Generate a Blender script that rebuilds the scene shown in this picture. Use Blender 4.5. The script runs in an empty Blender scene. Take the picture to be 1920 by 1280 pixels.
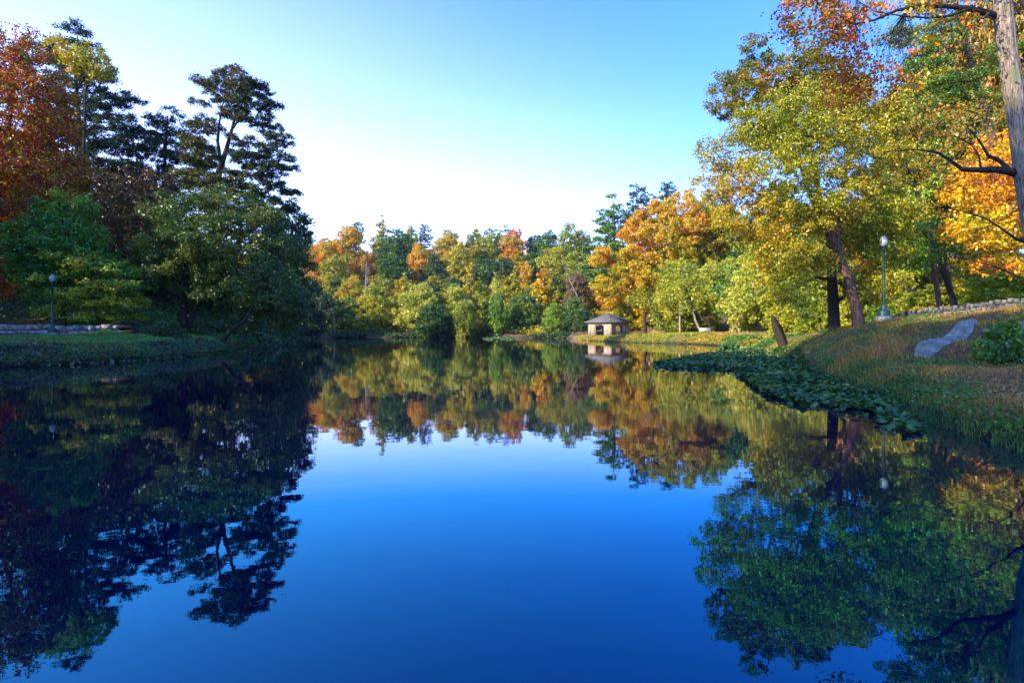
import bpy, math, random
import numpy as np
from mathutils import Vector, Matrix

R = math.radians
sc = bpy.context.scene
FPX, CX, HY, CAMZ = 1150.0, 960.0, 622.0, 1.5     # focal length, centre, horizon of the photograph; camera height above the water

# ------------------------------------------------------------------ camera, sky, sun, exposure
cam_d = bpy.data.cameras.new("camera"); cam = bpy.data.objects.new("camera", cam_d)
sc.collection.objects.link(cam); sc.camera = cam
cam.location = (0, 0, CAMZ); cam.rotation_euler = (R(90), 0, 0)
cam_d.sensor_width = 36.0; cam_d.lens = 36.0 * FPX / 1920.0
cam_d.shift_y = -(640.0 - HY) / 1920.0
cam_d.clip_start = 0.05; cam_d.clip_end = 3000

SUN_EL, SUN_DIR = 27.0, Vector((-1.0, -0.58, 0))     # low morning sun from the left
world = bpy.data.worlds.new("World"); sc.world = world; world.use_nodes = True
SKY_TINT = (0.62, 1.22, 2.7); HAZE_COL = (5.2, 5.0, 6.2)
wn, wl = world.node_tree.nodes, world.node_tree.links
wn.clear()
w_out = wn.new("ShaderNodeOutputWorld"); w_bg = wn.new("ShaderNodeBackground")
w_sky = wn.new("ShaderNodeTexSky"); w_sky.sky_type = 'NISHITA'; w_sky.sun_disc = False
w_sky.sun_elevation = R(SUN_EL); w_sky.sun_rotation = math.atan2(SUN_DIR.x, SUN_DIR.y)
w_sky.air_density = 1.0; w_sky.dust_density = 1.2; w_sky.ozone_density = 2.2; w_sky.altitude = 100
w_tc = wn.new("ShaderNodeTexCoord"); w_sep = wn.new("ShaderNodeSeparateXYZ"); wl.new(w_tc.outputs['Generated'], w_sep.inputs[0])
def wm(op, a, b=None, clamp=False):
    n = wn.new("ShaderNodeMath"); n.operation = op; n.use_clamp = clamp
    for i, v in enumerate((a, b)):
        if v is None: continue
        if isinstance(v, (int, float)): n.inputs[i].default_value = v
        else: wl.new(v, n.inputs[i])
    return n.outputs[0]
# the blue deepens with height; low milky haze near the horizon, wider towards the sun
w_tint = wn.new("ShaderNodeVectorMath"); w_tint.operation = 'MULTIPLY'
w_tint.inputs[1].default_value = SKY_TINT
w_el = wm('MAXIMUM', w_sep.outputs[2], 0.0)
w_wid = wm('ADD', wm('MULTIPLY', w_sep.outputs[0], -0.28), 0.29)
w_q = wm('DIVIDE', w_el, w_wid)
w_g = wm('EXPONENT', wm('MULTIPLY', wm('POWER', w_q, 2.1), -1.0))
w_nz = wn.new("ShaderNodeTexNoise"); w_nz.inputs['Scale'].default_value = 1.6; w_nz.inputs['Detail'].default_value = 4
w_mp = wn.new("ShaderNodeMapping"); w_mp.inputs['Scale'].default_value = (1.0, 1.0, 4.0); wl.new(w_tc.outputs['Generated'], w_mp.inputs[0]); wl.new(w_mp.outputs[0], w_nz.inputs['Vector'])
w_g = wm('MULTIPLY', w_g, wm('ADD', wm('MULTIPLY', w_nz.outputs[0], 0.30), 0.85))
w_hz = wn.new("ShaderNodeVectorMath"); w_hz.operation = 'SCALE'; w_hz.inputs[0].default_value = HAZE_COL; wl.new(w_g, w_hz.inputs['Scale'])
w_add = wn.new("ShaderNodeVectorMath"); w_add.operation = 'ADD'
w_bg.inputs[1].default_value = 0.12
wl.new(w_sky.outputs[0], w_tint.inputs[0]); wl.new(w_tint.outputs[0], w_add.inputs[0]); wl.new(w_hz.outputs[0], w_add.inputs[1])
wl.new(w_add.outputs[0], w_bg.inputs[0]); wl.new(w_bg.outputs[0], w_out.inputs[0])

sun_d = bpy.data.lights.new("sun", 'SUN'); sun = bpy.data.objects.new("sun", sun_d); sc.collection.objects.link(sun)
sun_d.energy = 5.0; sun_d.angle = R(0.5); sun_d.color = (1.0, 0.86, 0.58)
sd_ = SUN_DIR.normalized() * math.cos(R(SUN_EL)); sd_.z = math.sin(R(SUN_EL))
sun.rotation_euler = (-sd_).to_track_quat('-Z', 'Y').to_euler(); sun.location = (-60, 0, 60)

sc.view_settings.view_transform = 'Standard'; sc.view_settings.look = 'None'
sc.view_settings.exposure = 1.05; sc.view_settings.gamma = 1.0
cy = sc.cycles
cy.max_bounces = 5; cy.diffuse_bounces = 2; cy.glossy_bounces = 3; cy.transmission_bounces = 2; cy.transparent_max_bounces = 4
cy.use_denoising = True; cy.caustics_reflective = False; cy.caustics_refractive = False
cy.sample_clamp_indirect = 6.0

# ------------------------------------------------------------------ helpers
def P(px, py, d):
    return np.array([(px - CX) * d / FPX, d, CAMZ - (py - HY) * d / FPX])

def link(o): sc.collection.objects.link(o); return o

def tag(o, label=None, cat=None, group=None, kind=None):
    if label: o['label'] = label
    if cat: o['category'] = cat
    if group: o['group'] = group
    if kind: o['kind'] = kind
    return o

def empty(name, loc, rz=0.0):
    o = bpy.data.objects.new(name, None); link(o); o.location = tuple(float(v) for v in loc); o.rotation_euler = (0, 0, rz)
    o.empty_display_size = 0.3
    return o

def mesh_np(name, V, F, mat=None, attr=None, smooth=False):
    """V (n,3); F list of arrays, each (m,k) of one face size"""
    me = bpy.data.meshes.new(name)
    V = np.asarray(V, np.float32)
    if not isinstance(F, list): F = [F]
    F = [np.asarray(f, np.int32) for f in F if len(f)]
    loops = np.concatenate([f.ravel() for f in F])
    sizes = np.concatenate([np.full(len(f), f.shape[1], np.int32) for f in F])
    starts = np.concatenate([[0], np.cumsum(sizes)[:-1]]).astype(np.int32)
    me.vertices.add(len(V)); me.vertices.foreach_set('co', V.ravel())
    me.loops.add(len(loops)); me.loops.foreach_set('vertex_index', loops)
    me.polygons.add(len(sizes)); me.polygons.foreach_set('loop_start', starts); me.polygons.foreach_set('loop_total', sizes)
    if smooth: me.polygons.foreach_set('use_smooth', np.ones(len(sizes), bool))
    if attr is not None:
        for k, (dom, vals) in attr.items():
            a = me.attributes.new(k, 'FLOAT', dom); a.data.foreach_set('value', np.asarray(vals, np.float32))
    me.update(calc_edges=True)
    if mat is not None: me.materials.append(mat)
    return me

def obj(name, me, parent=None, loc=(0, 0, 0)):
    o = bpy.data.objects.new(name, me); link(o); o.location = tuple(float(v) for v in loc)
    if parent is not None: o.parent = parent
    return o

class MB:
    """collects quads / tris of a solid mesh"""
    def __init__(s): s.V = []; s.Q = []; s.T = []; s.n = 0
    def add(s, V, Q=(), T=()):
        V = np.asarray(V, float).reshape(-1, 3)
        for q in Q: s.Q.append([i + s.n for i in q])
        for t in T: s.T.append([i + s.n for i in t])
        s.V.append(V); s.n += len(V)
    def box(s, c, size, rz=0.0, tilt=0.0, jit=0.0, rng=None, taper=1.0):
        hx, hy, hz = [v / 2 for v in size]
        p = np.array([[x * (taper if z > 0 else 1), y * (taper if z > 0 else 1), z] for x, y, z in
                      [(-hx, -hy, -hz), (hx, -hy, -hz), (hx, hy, -hz), (-hx, hy, -hz), (-hx, -hy, hz), (hx, -hy, hz), (hx, hy, hz), (-hx, hy, hz)]])
        if jit and rng is not None: p = p + rng.uniform(-jit, jit, p.shape)
        M = np.array(Matrix.Rotation(rz, 3, 'Z') @ Matrix.Rotation(tilt, 3, 'X'))
        p = p @ M.T + np.asarray(c, float)
        s.add(p, [(0, 3, 2, 1), (4, 5, 6, 7), (0, 1, 5, 4), (1, 2, 6, 5), (2, 3, 7, 6), (3, 0, 4, 7)])
    def tube(s, pts, rad, k=8, caps=True):
        pts = np.asarray(pts, float); n = len(pts); rad = np.broadcast_to(np.asarray(rad, float), (n,))
        ring = []
        a = np.arange(k) * 2 * math.pi / k
        ref = None
        for i in range(n):
            t = pts[min(i + 1, n - 1)] - pts[max(i - 1, 0)]; t /= (np.linalg.norm(t) + 1e-9)
            if ref is None: ref = np.array([1.0, 0, 0]) if abs(t[0]) < .8 else np.array([0, 1.0, 0])
            u = ref - t * (ref @ t); u /= np.linalg.norm(u); ref = u; v = np.cross(t, u)
            ring.append(pts[i] + rad[i] * (np.cos(a)[:, None] * u + np.sin(a)[:, None] * v))
        V = np.concatenate(ring); Q = []; T = []
        for i in range(n - 1):
            for j in range(k): Q.append((i * k + j, i * k + (j + 1) % k, (i + 1) * k + (j + 1) % k, (i + 1) * k + j))
        if caps:
            V = np.concatenate([V, [pts[0], pts[-1]]]); c0, c1 = n * k, n * k + 1
            for j in range(k): T.append((c0, (j + 1) % k, j)); T.append((c1, (n - 1) * k + j, (n - 1) * k + (j + 1) % k))
        s.add(V, Q, T)
    def lathe(s, prof, c=(0, 0, 0), k=20):
        a = np.arange(k) * 2 * math.pi / k; V = []; Q = []
        for r, z in prof: V += [(c[0] + r * math.cos(t), c[1] + r * math.sin(t), c[2] + z) for t in a]
        for i in range(len(prof) - 1):
            for j in range(k): Q.append((i * k + j, i * k + (j + 1) % k, (i + 1) * k + (j + 1) % k, (i + 1) * k + j))
        s.add(V, Q)
    def build(s, name, mat, parent=None, smooth=False, loc=(0, 0, 0)):
        F = []
        if s.Q: F.append(np.array(s.Q))
        if s.T: F.append(np.array(s.T))
        return obj(name, mesh_np(name, np.concatenate(s.V), F, mat, smooth=smooth), parent, loc)

# ------------------------------------------------------------------ materials
def new_mat(name):
    m = bpy.data.materials.new(name); m.use_nodes = True; nt = m.node_tree; nt.nodes.clear()
    return m, nt.nodes, nt.links, nt.nodes.new("ShaderNodeOutputMaterial")

def ramp(N, cols, mode='LINEAR'):
    r = N.new("ShaderNodeValToRGB"); r.color_ramp.interpolation = mode
    e = r.color_ramp.elements
    while len(e) < len(cols): e.new(0.5)
    for i, c in enumerate(cols):
        e[i].position = i / (len(cols) - 1) if len(c) == 3 else c[3]; e[i].color = (*c[:3], 1)
    return r

def math_n(N, L, op, a, b=None, c=None, clamp=False):
    n = N.new("ShaderNodeMath"); n.operation = op; n.use_clamp = clamp
    for i, v in enumerate((a, b, c)):
        if v is None: continue
        if isinstance(v, (int, float)): n.inputs[i].default_value = v
        else: L.new(v, n.inputs[i])
    return n.outputs[0]

def leaf_mat(name, cols, scale=0.18, rand=0.5, trans=0.30, gloss=0.04, rough=0.4, obj_shift=0.35, contrast=2.1):
    m, N, L, out = new_mat(name)
    geo = N.new("ShaderNodeNewGeometry"); nz = N.new("ShaderNodeTexNoise")
    nz.inputs['Scale'].default_value = scale; nz.inputs['Detail'].default_value = 2.0
    L.new(geo.outputs['Position'], nz.inputs['Vector'])
    at = N.new("ShaderNodeAttribute"); at.attribute_name = 'leafrand'
    oi = N.new("ShaderNodeObjectInfo")
    v = math_n(N, L, 'MULTIPLY_ADD', nz.outputs[0], contrast, 0.5 - 0.5 * contrast)
    v = math_n(N, L, 'MULTIPLY_ADD', math_n(N, L, 'SUBTRACT', at.outputs['Fac'], 0.5), rand, v)
    v = math_n(N, L, 'MULTIPLY_ADD', math_n(N, L, 'SUBTRACT', oi.outputs['Random'], 0.5), obj_shift, v, clamp=True)
    r = ramp(N, cols); L.new(v, r.inputs[0])
    hs = N.new("ShaderNodeHueSaturation")
    L.new(r.outputs[0], hs.inputs['Color'])
    L.new(math_n(N, L, 'MULTIPLY_ADD', math_n(N, L, 'FRACT', math_n(N, L, 'MULTIPLY', at.outputs['Fac'], 7.31)), 0.5, 0.76), hs.inputs['Value'])
    d = N.new("ShaderNodeBsdfDiffuse"); t = N.new("ShaderNodeBsdfTranslucent"); mx = N.new("ShaderNodeMixShader"); mx.inputs[0].default_value = trans
    L.new(hs.outputs[0], d.inputs[0]); L.new(hs.outputs[0], t.inputs[0]); L.new(d.outputs[0], mx.inputs[1]); L.new(t.outputs[0], mx.inputs[2])
    g = N.new("ShaderNodeBsdfGlossy"); g.inputs['Roughness'].default_value = rough
    m2 = N.new("ShaderNodeMixShader"); m2.inputs[0].default_value = gloss
    L.new(mx.outputs[0], m2.inputs[1]); L.new(g.outputs[0], m2.inputs[2]); L.new(m2.outputs[0], out.inputs[0])
    return m

PAL = {
 'green':  [(.022,.075,.014), (.050,.135,.016), (.11,.20,.018), (.21,.25,.02)],
 'dkgreen':[(.018,.050,.014), (.035,.085,.018), (.065,.125,.020), (.14,.17,.02)],
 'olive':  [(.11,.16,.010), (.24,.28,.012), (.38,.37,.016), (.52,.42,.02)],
 'pale':   [(.18,.24,.02), (.32,.36,.03), (.46,.46,.045), (.56,.50,.06)],
 'lime':   [(.07,.17,.010), (.15,.28,.012), (.25,.36,.014), (.36,.40,.016)],
 'yellow': [(.24,.25,.010), (.45,.38,.010), (.64,.44,.010), (.68,.32,.010)],
 'yelgrn': [(.08,.15,.012), (.21,.25,.012), (.42,.37,.012), (.60,.36,.012)],
 'orange': [(.36,.36,.012), (.60,.42,.010), (.68,.32,.008), (.62,.15,.008)],
 'yelora': [(.34,.36,.010), (.60,.42,.010), (.70,.34,.008), (.62,.18,.008)],
 'freshgreen': [(.03,.14,.015), (.07,.24,.02), (.16,.32,.02), (.42,.40,.02)],
 'conif': [(.06,.13,.02), (.10,.19,.025), (.16,.25,.03), (.24,.28,.03)],
 'orgred': [(.50,.36,.010), (.64,.25,.008), (.60,.13,.008), (.48,.06,.010)],
 'red':    [(.10,.28,.014), (.36,.26,.014), (.46,.045,.016), (.34,.025,.018), (.58,.10,.012), (.66,.44,.012)],
 'orgbrn': [(.14,.16,.012), (.28,.19,.012), (.42,.20,.012), (.40,.10,.012)],
 'brown':  [(.045,.045,.015), (.09,.06,.02), (.13,.065,.025), (.11,.035,.02)],
 'pink':   [(.14,.12,.03), (.22,.16,.05), (.27,.15,.06), (.22,.10,.05)],
 'pine':   [(.012,.034,.016), (.022,.058,.022), (.038,.080,.026), (.075,.11,.022)],
 'piney':  [(.016,.036,.012), (.030,.060,.016), (.085,.095,.014), (.15,.12,.014)],
 'bigmix': [(.13,.17,.010), (.26,.29,.012), (.38,.36,.016), (.47,.38,.018), (.54,.29,.02)],
 'mapylw': [(.34,.40,.010), (.70,.52,.008), (.74,.42,.008), (.74,.28,.008), (.66,.15,.008)],
}
MAT = {k: leaf_mat('leaves_' + k, v) for k, v in PAL.items()}
for k, sc_, rd in (('red', .55, .9), ('orgred', .35, .7), ('orange', .16, .5), ('bigmix', .22, .6), ('mapylw', .5, .5)):
    MAT[k] = leaf_mat('leaves_' + k, PAL[k], scale=sc_, rand=rd)
MAT['bigmix'] = leaf_mat('leaves_bigmix', PAL['bigmix'], scale=.2, rand=.6, gloss=.04, rough=.4)

MAT['oliveshade'] = leaf_mat('leaves_oliveshade', [(.03,.07,.014),(.05,.11,.018),(.09,.15,.02),(.18,.19,.02)], scale=.3)  # olive leaves darkened to carry the shade of the left bank
MAT['oak'] = leaf_mat('leaves_oak', [(.05,.10,.012),(.10,.17,.016),(.20,.22,.018),(.38,.24,.02),(.50,.20,.02)], scale=.3, rand=.6)
MAT['greenpine'] = leaf_mat('leaves_greenpine', [(.04,.10,.012),(.09,.18,.016),(.17,.25,.02),(.28,.28,.025)], scale=.3)

MAT['weed'] = leaf_mat('leaves_weed', [(.02,.08,.014),(.05,.15,.016),(.10,.23,.018),(.22,.34,.02)], scale=1.2, gloss=.05, rough=.4, rand=.6)
MAT['shadegreen'] = leaf_mat('leaves_shadegreen', [(.03,.07,.015),(.05,.11,.02),(.08,.14,.03),(.12,.16,.03)], scale=.8, rand=.6)
MAT['lily'] = leaf_mat('leaves_lily', [(.016,.06,.014),(.035,.11,.018),(.07,.17,.025),(.26,.26,.03)], scale=.8, gloss=.06, rough=.35, trans=.15, rand=.6)
MAT['lilyweed'] = leaf_mat('leaves_lilyweed', [(.012,.03,.016),(.02,.045,.02),(.04,.07,.025),(.07,.09,.03)], scale=.8, gloss=.08, rough=.45, rand=.7)
MAT['limepad'] = leaf_mat('leaves_limepad', [(.04,.12,.014),(.07,.17,.018),(.12,.22,.02),(.18,.25,.03)], scale=.8, gloss=.08, rand=.6)
MAT['litter'] = leaf_mat('fallen_leaves', [(.12,.06,.03),(.28,.14,.06),(.42,.21,.09),(.5,.32,.14)], scale=.7, trans=.1, rand=.8)
MAT['drygrass'] = leaf_mat('dry_grass', [(.09,.16,.014),(.26,.23,.02),(.46,.28,.04),(.50,.21,.05)], scale=.55, contrast=3.0, trans=.3, rand=.5, gloss=.03)
MAT['lushgrass'] = leaf_mat('lush_grass', [(.02,.12,.02),(.05,.20,.03),(.09,.26,.035),(.20,.30,.04)], scale=.5, trans=.3, rand=.5, gloss=.03)
MAT['mixlawn'] = leaf_mat('leaves_mixlawn', [(.06,.12,.014),(.20,.26,.018),(.44,.34,.02),(.50,.22,.04)], scale=.3, contrast=2.2, rand=.8)
MAT['leftgrass'] = leaf_mat('left_bank_grass', [(.05,.22,.04),(.09,.34,.06),(.16,.40,.07),(.30,.30,.05)], scale=.3, contrast=2.4, rand=.6, gloss=.03)
MAT['lawn'] = leaf_mat('sunny_lawn', [(.22,.27,.014),(.36,.36,.018),(.48,.38,.025),(.50,.26,.04)], scale=.25, contrast=2.0, trans=.3, rand=.5, gloss=.03)

def bark_mat(name, c0, c1, sx=6.0, sz=1.2, bump=0.5, lichen=None):
    m, N, L, out = new_mat(name)
    tc = N.new("ShaderNodeTexCoord"); mp = N.new("ShaderNodeMapping"); mp.inputs['Scale'].default_value = (sx, sx, sz)
    L.new(tc.outputs['Object'], mp.inputs[0])
    nz = N.new("ShaderNodeTexNoise"); nz.inputs['Scale'].default_value = 2.2; nz.inputs['Detail'].default_value = 8; nz.inputs['Roughness'].default_value = .65
    L.new(mp.outputs[0], nz.inputs['Vector'])
    r = ramp(N, [(*c0, .34), (*c1, .64)]); L.new(nz.outputs[0], r.inputs[0])
    col = r.outputs[0]
    if lichen:
        n2 = N.new("ShaderNodeTexNoise"); n2.inputs['Scale'].default_value = 2.1; n2.inputs['Detail'].default_value = 5
        L.new(tc.outputs['Object'], n2.inputs['Vector'])
        r2 = ramp(N, [(0, 0, 0, .52), (1, 1, 1, .66)]); L.new(n2.outputs[0], r2.inputs[0])
        mx = N.new("ShaderNodeMixRGB"); mx.inputs[2].default_value = (*lichen, 1); L.new(r2.outputs[0], mx.inputs[0]); L.new(col, mx.inputs[1]); col = mx.outputs[0]
    b = N.new("ShaderNodeBsdfPrincipled"); b.inputs['Roughness'].default_value = .9; b.inputs['Specular IOR Level'].default_value = .2
    L.new(col, b.inputs['Base Color'])
    bp = N.new("ShaderNodeBump"); bp.inputs['Strength'].default_value = bump; bp.inputs['Distance'].default_value = .04
    L.new(nz.outputs[0], bp.inputs['Height']); L.new(bp.outputs[0], b.inputs['Normal']); L.new(b.outputs[0], out.inputs[0])
    return m
BARK = bark_mat('bark', (.045,.034,.026), (.13,.10,.075))
BARKG = bark_mat('bark_pale', (.16,.13,.10), (.36,.31,.25))
BARKF = bark_mat('bark_furrowed', (.035,.026,.022), (.42,.33,.25), sx=13, sz=1.5, bump=1.0, lichen=(.17,.18,.10))
BARKD = bark_mat('bark_dark', (.018,.013,.010), (.060,.045,.036))
BARKR = bark_mat('bark_reddish', (.050,.028,.020), (.19,.11,.08), sx=8, bump=.9)

def simple_mat(name, c0, c1, scale=4.0, rough=.85, bump=.3, dist=.02, metallic=0.0, spec=.3, detail=6):
    m, N, L, out = new_mat(name)
    tc = N.new("ShaderNodeTexCoord"); nz = N.new("ShaderNodeTexNoise"); nz.inputs['Scale'].default_value = scale; nz.inputs['Detail'].default_value = detail
    L.new(tc.outputs['Object'], nz.inputs['Vector'])
    r = ramp(N, [(*c0, .35), (*c1, .65)]); L.new(nz.outputs[0], r.inputs[0])
    b = N.new("ShaderNodeBsdfPrincipled"); b.inputs['Roughness'].default_value = rough; b.inputs['Metallic'].default_value = metallic
    b.inputs['Specular IOR Level'].default_value = spec
    L.new(r.outputs[0], b.inputs['Base Color'])
    bp = N.new("ShaderNodeBump"); bp.inputs['Strength'].default_value = bump; bp.inputs['Distance'].default_value = dist
    L.new(nz.outputs[0], bp.inputs['Height']); L.new(bp.outputs[0], b.inputs['Normal']); L.new(b.outputs[0], out.inputs[0])
    return m
STONE = simple_mat('rubble_stone', (.035,.034,.033), (.18,.17,.155), 3.5, .9, .6, .03)
STONEP = simple_mat('pale_stone', (.12,.12,.12), (.42,.40,.37), 3.5, .9, .6, .03)
STONED = simple_mat('dark_mortar', (.03,.03,.032), (.09,.085,.08), 6, .95)  # mortar darker than the stones
ROCK = simple_mat('granite', (.15,.145,.10), (.40,.37,.27), 1.6, .8, 1.0, .10, detail=9)
CONC = simple_mat('concrete', (.20,.19,.18), (.36,.34,.32), 5, .9)
GREENP = simple_mat('green_metal', (.020,.060,.050), (.035,.095,.075), 8, .45, .1, .005, .3, .5)
BLACKM = simple_mat('dark_iron', (.012,.016,.018), (.03,.035,.038), 8, .5, .1, .005, .4, .5)
STUCCO = simple_mat('beige_stonework', (.24,.18,.12), (.42,.33,.23), 2.2, .9, .5, .03)
ROOFM = simple_mat('slate_roof', (.07,.065,.06), (.15,.14,.13), 3, .8, .5, .03)
WHITEP = simple_mat('white_paint', (.55,.54,.50), (.75,.74,.70), 3, .6)
WOODD = simple_mat('dark_timber', (.03,.022,.016), (.08,.06,.045), 5, .85)
CREAM = simple_mat('cream_paint', (.50,.42,.34), (.68,.60,.50), 3, .7)
def glass_mat():
    m, N, L, out = new_mat('frosted_glass')
    b = N.new("ShaderNodeBsdfPrincipled"); b.inputs['Base Color'].default_value = (.42,.45,.46,1); b.inputs['Roughness'].default_value = .3
    b.inputs['Subsurface Weight'].default_value = 0.0; b.inputs['Transmission Weight'].default_value = .25
    L.new(b.outputs[0], out.inputs[0]); return m
GLOBE = glass_mat()

# ------------------------------------------------------------------ terrain
SHORE = [(-21.8,26.0),(-20.3,28.8),(-19.8,34.5),(-20.3,41),(-22.2,52),(-28,75),(-43,123),(-48,146),(-44,164),(-24,160),(-8.5,166),
         (5,152),(12.5,140),(13.2,115),(12.8,101),(16.0,87),(22,75),(22.5,61),(18.7,46),(15.2,35),(12.2,25.6),(9.2,17.5),(7.6,12.3),
         (6.9,9.8),(6.4,7.6),(7.2,4),(8,0),(9,-14),(-12,-14),(-17,0),(-22,14)]
SH = np.array(SHORE, float)
def shore_sd(x, y):
    """signed distance to the shore, positive on land"""
    x = np.asarray(x, float); y = np.asarray(y, float)
    d = np.full(x.shape, 1e9); inside = np.zeros(x.shape, bool)
    n = len(SH)
    for i in range(n):
        a, b = SH[i], SH[(i + 1) % n]; ab = b - a
        t = np.clip(((x - a[0]) * ab[0] + (y - a[1]) * ab[1]) / (ab @ ab), 0, 1)
        d = np.minimum(d, np.hypot(x - a[0] - t * ab[0], y - a[1] - t * ab[1]))
        c = (a[1] > y) != (b[1] > y)
        with np.errstate(divide='ignore', invalid='ignore'):
            xi = (b[0] - a[0]) * (y - a[1]) / (b[1] - a[1] + 1e-12) + a[0]
        inside ^= c & (x < xi)
    return np.where(inside, -d, d)

CTRL = [(-36,43,1.25),(-30,43,1.2),(-24,44,1.0),(-24,34,.75),(-26,30,.9),(-32,36,1.15),(-21,47,.8),(-27,55,1.3),(-45,45,2.2),(-40,60,3.5),(-55,60,6),(-35,75,2.5),(-60,85,8),(-50,125,3),(-70,140,8),(-45,30,2.5),(-60,20,7),(-100,60,16),
        (-30,10,2.5),(-25,-10,3),(-50,-10,5),(-52,165,1.4),(-25,166,.6),(-10,171,.6),(10,160,.6),(-60,200,6),(-20,200,4.5),(20,200,6),(-60,250,15),(-20,250,14),(20,250,14),(60,250,18),(-80,300,30),(-30,300,31),(20,300,30),(70,300,32),
        (-110,200,20),(-120,300,32),(120,300,36),(-100,380,36),(0,380,38),(100,380,38),
        (18,112,.55),(20,124,.62),(16,118,.55),(22,118,.6),(26,123,.75),(22,129,.8),(19,105,.6),(25,108,.8),(30,118,.95),(34,128,2.5),(30,96,1.15),(40,95,1.25),(45,100,1.6),(36,75,1.2),(28,62,1.0),(40,60,1.5),(60,100,6),(55,70,4.5),(60,130,9),(60,180,18),(90,120,16),(90,180,26),(45,150,6),(30,165,5),
        (23,50,.95),(19.5,40,.9),(19.4,36,1.28),(17.6,31,1.77),(18.2,30,2.28),(14.5,28,1.0),(20.8,27.5,2.4),(22.5,26.5,2.55),(16.8,22,1.92),(13,19,1.22),(11,15,.62),(15,18,1.15),(20,20,2.2),(26,24,2.75),(18,14,1.8),(13,13,1.0),(10,10,.45),(12,6,.8),(20,5,2),
        (24,33,2.3),(30,30,3.0),(30,38,2.6),(26,45,1.6),(40,40,4),(45,25,6),(60,40,9),(100,50,22),(80,0,14),(30,5,3.2),(14,-6,1.2),(100,250,30),(-300,100,40),(300,100,50),(0,600,45),(-400,500,50),(400,500,50)]
CT = np.array(CTRL, float)
_ph = np.array([[.9,.3,1.1],[.35,.8,2.3],[1.7,-1.1,.4],[-.8,2.1,4.0],[3.1,2.2,1.0],[-2.6,3.3,.2]])
def ground_h(x, y):
    x = np.asarray(x, float); y = np.asarray(y, float); sh = x.shape; x = x.ravel(); y = y.ravel()
    w = np.zeros(len(x)); s = np.zeros(len(x))
    for cx_, cy_, ch in CT:
        d2 = (x - cx_) ** 2 + (y - cy_) ** 2
        wi = 1.0 / (d2 + 1.0) ** 1.9; w += wi; s += wi * ch
    t = s / w
    sd = shore_sd(x, y)
    near = np.hypot(x, y)
    amp = np.clip(near / 60, .5, 3.0) * .03 * np.where((y > 60) & (y < 135) & (x > 8) & (x < 60), .12, 1.0)
    bump = sum(np.sin(a * x + b * y + c) for a, b, c in _ph) * amp
    up = 1 - np.exp(-np.clip(sd, 0, None) * 1.25 / np.maximum(t, .3))
    h = np.where(sd > 0, np.maximum(t * up, .02) + bump * np.clip(sd * .5, 0, 1), np.maximum(sd * .5, -1.6) - .02)
    return h.reshape(sh)
def gz(x, y): return float(ground_h(np.array([x]), np.array([y]))[0])

def warp_axis(lo, mid, hi, fine, n_out, g=1.045):
    a = [mid[0]]
    while a[-1] < mid[1]: a.append(a[-1] + fine)
    st = fine
    while a[-1] < hi: st *= g; a.append(a[-1] + st)
    b = [mid[0]]; st = fine
    while b[-1] > lo: st *= g; b.append(b[-1] - st)
    return np.array(b[:0:-1] + a)
xs = warp_axis(-900, (-26, 26), 900, .42, 0, 1.06); ys = warp_axis(-120, (4, 58), 1100, .42, 0, 1.045)
GX, GY = np.meshgrid(xs, ys); GH = ground_h(GX, GY)
nx_, ny_ = len(xs), len(ys)
idx = np.arange(nx_ * ny_).reshape(ny_, nx_)
F = np.stack([idx[:-1, :-1], idx[:-1, 1:], idx[1:, 1:], idx[1:, :-1]], -1).reshape(-1, 4)
sdv = shore_sd(GX, GY)

def ground_mat():
    m, N, L, out = new_mat('ground_cover')
    geo = N.new("ShaderNodeNewGeometry")
    def noise(s, det=5, ro=.6):
        n = N.new("ShaderNodeTexNoise"); n.inputs['Scale'].default_value = s; n.inputs['Detail'].default_value = det; n.inputs['Roughness'].default_value = ro
        L.new(geo.outputs['Position'], n.inputs['Vector']); return n.outputs[0]
    a = ramp(N, [(.045,.032,.018,.30), (.13,.080,.038,.5), (.26,.15,.07,.7)]); L.new(noise(9, 8, .75), a.inputs[0])      # leaf litter
    g = ramp(N, [(.06,.085,.016,.30), (.14,.16,.02,.5), (.24,.21,.04,.7)]); L.new(noise(12, 8, .75), g.inputs[0])      # turf
    at = N.new("ShaderNodeAttribute"); at.attribute_name = 'turf'
    f = math_n(N, L, 'MULTIPLY_ADD', noise(.5, 4), 1.6, -1.05); f = math_n(N, L, 'ADD', f, at.outputs['Fac'], clamp=True)
    mx = N.new("ShaderNodeMixRGB"); L.new(f, mx.inputs[0]); L.new(a.outputs[0], mx.inputs[1]); L.new(g.outputs[0], mx.inputs[2])
    wt = N.new("ShaderNodeAttribute"); wt.attribute_name = 'wet'
    m3 = N.new("ShaderNodeMixRGB"); m3.inputs[2].default_value = (.018,.014,.010,1); L.new(wt.outputs['Fac'], m3.inputs[0]); L.new(mx.outputs[0], m3.inputs[1])
    sn = N.new("ShaderNodeAttribute"); sn.attribute_name = 'sand'
    m4 = N.new("ShaderNodeMixRGB"); m4.inputs[2].default_value = (.34,.19,.11,1); L.new(sn.outputs['Fac'], m4.inputs[0]); L.new(m3.outputs[0], m4.inputs[1])
    b = N.new("ShaderNodeBsdfPrincipled"); b.inputs['Roughness'].default_value = .95; b.inputs['Specular IOR Level'].default_value = .15
    L.new(m4.outputs[0], b.inputs['Base Color'])
    bp = N.new("ShaderNodeBump"); bp.inputs['Strength'].default_value = .8; bp.inputs['Distance'].default_value = .08
    L.new(noise(14, 6, .7), bp.inputs['Height']); L.new(bp.outputs[0], b.inputs['Normal']); L.new(b.outputs[0], out.inputs[0])
    return m
def smooth(a, b, v): t = np.clip((v - a) / (b - a), 0, 1); return t * t * (3 - 2 * t)
turf = np.zeros(GX.shape)
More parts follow.
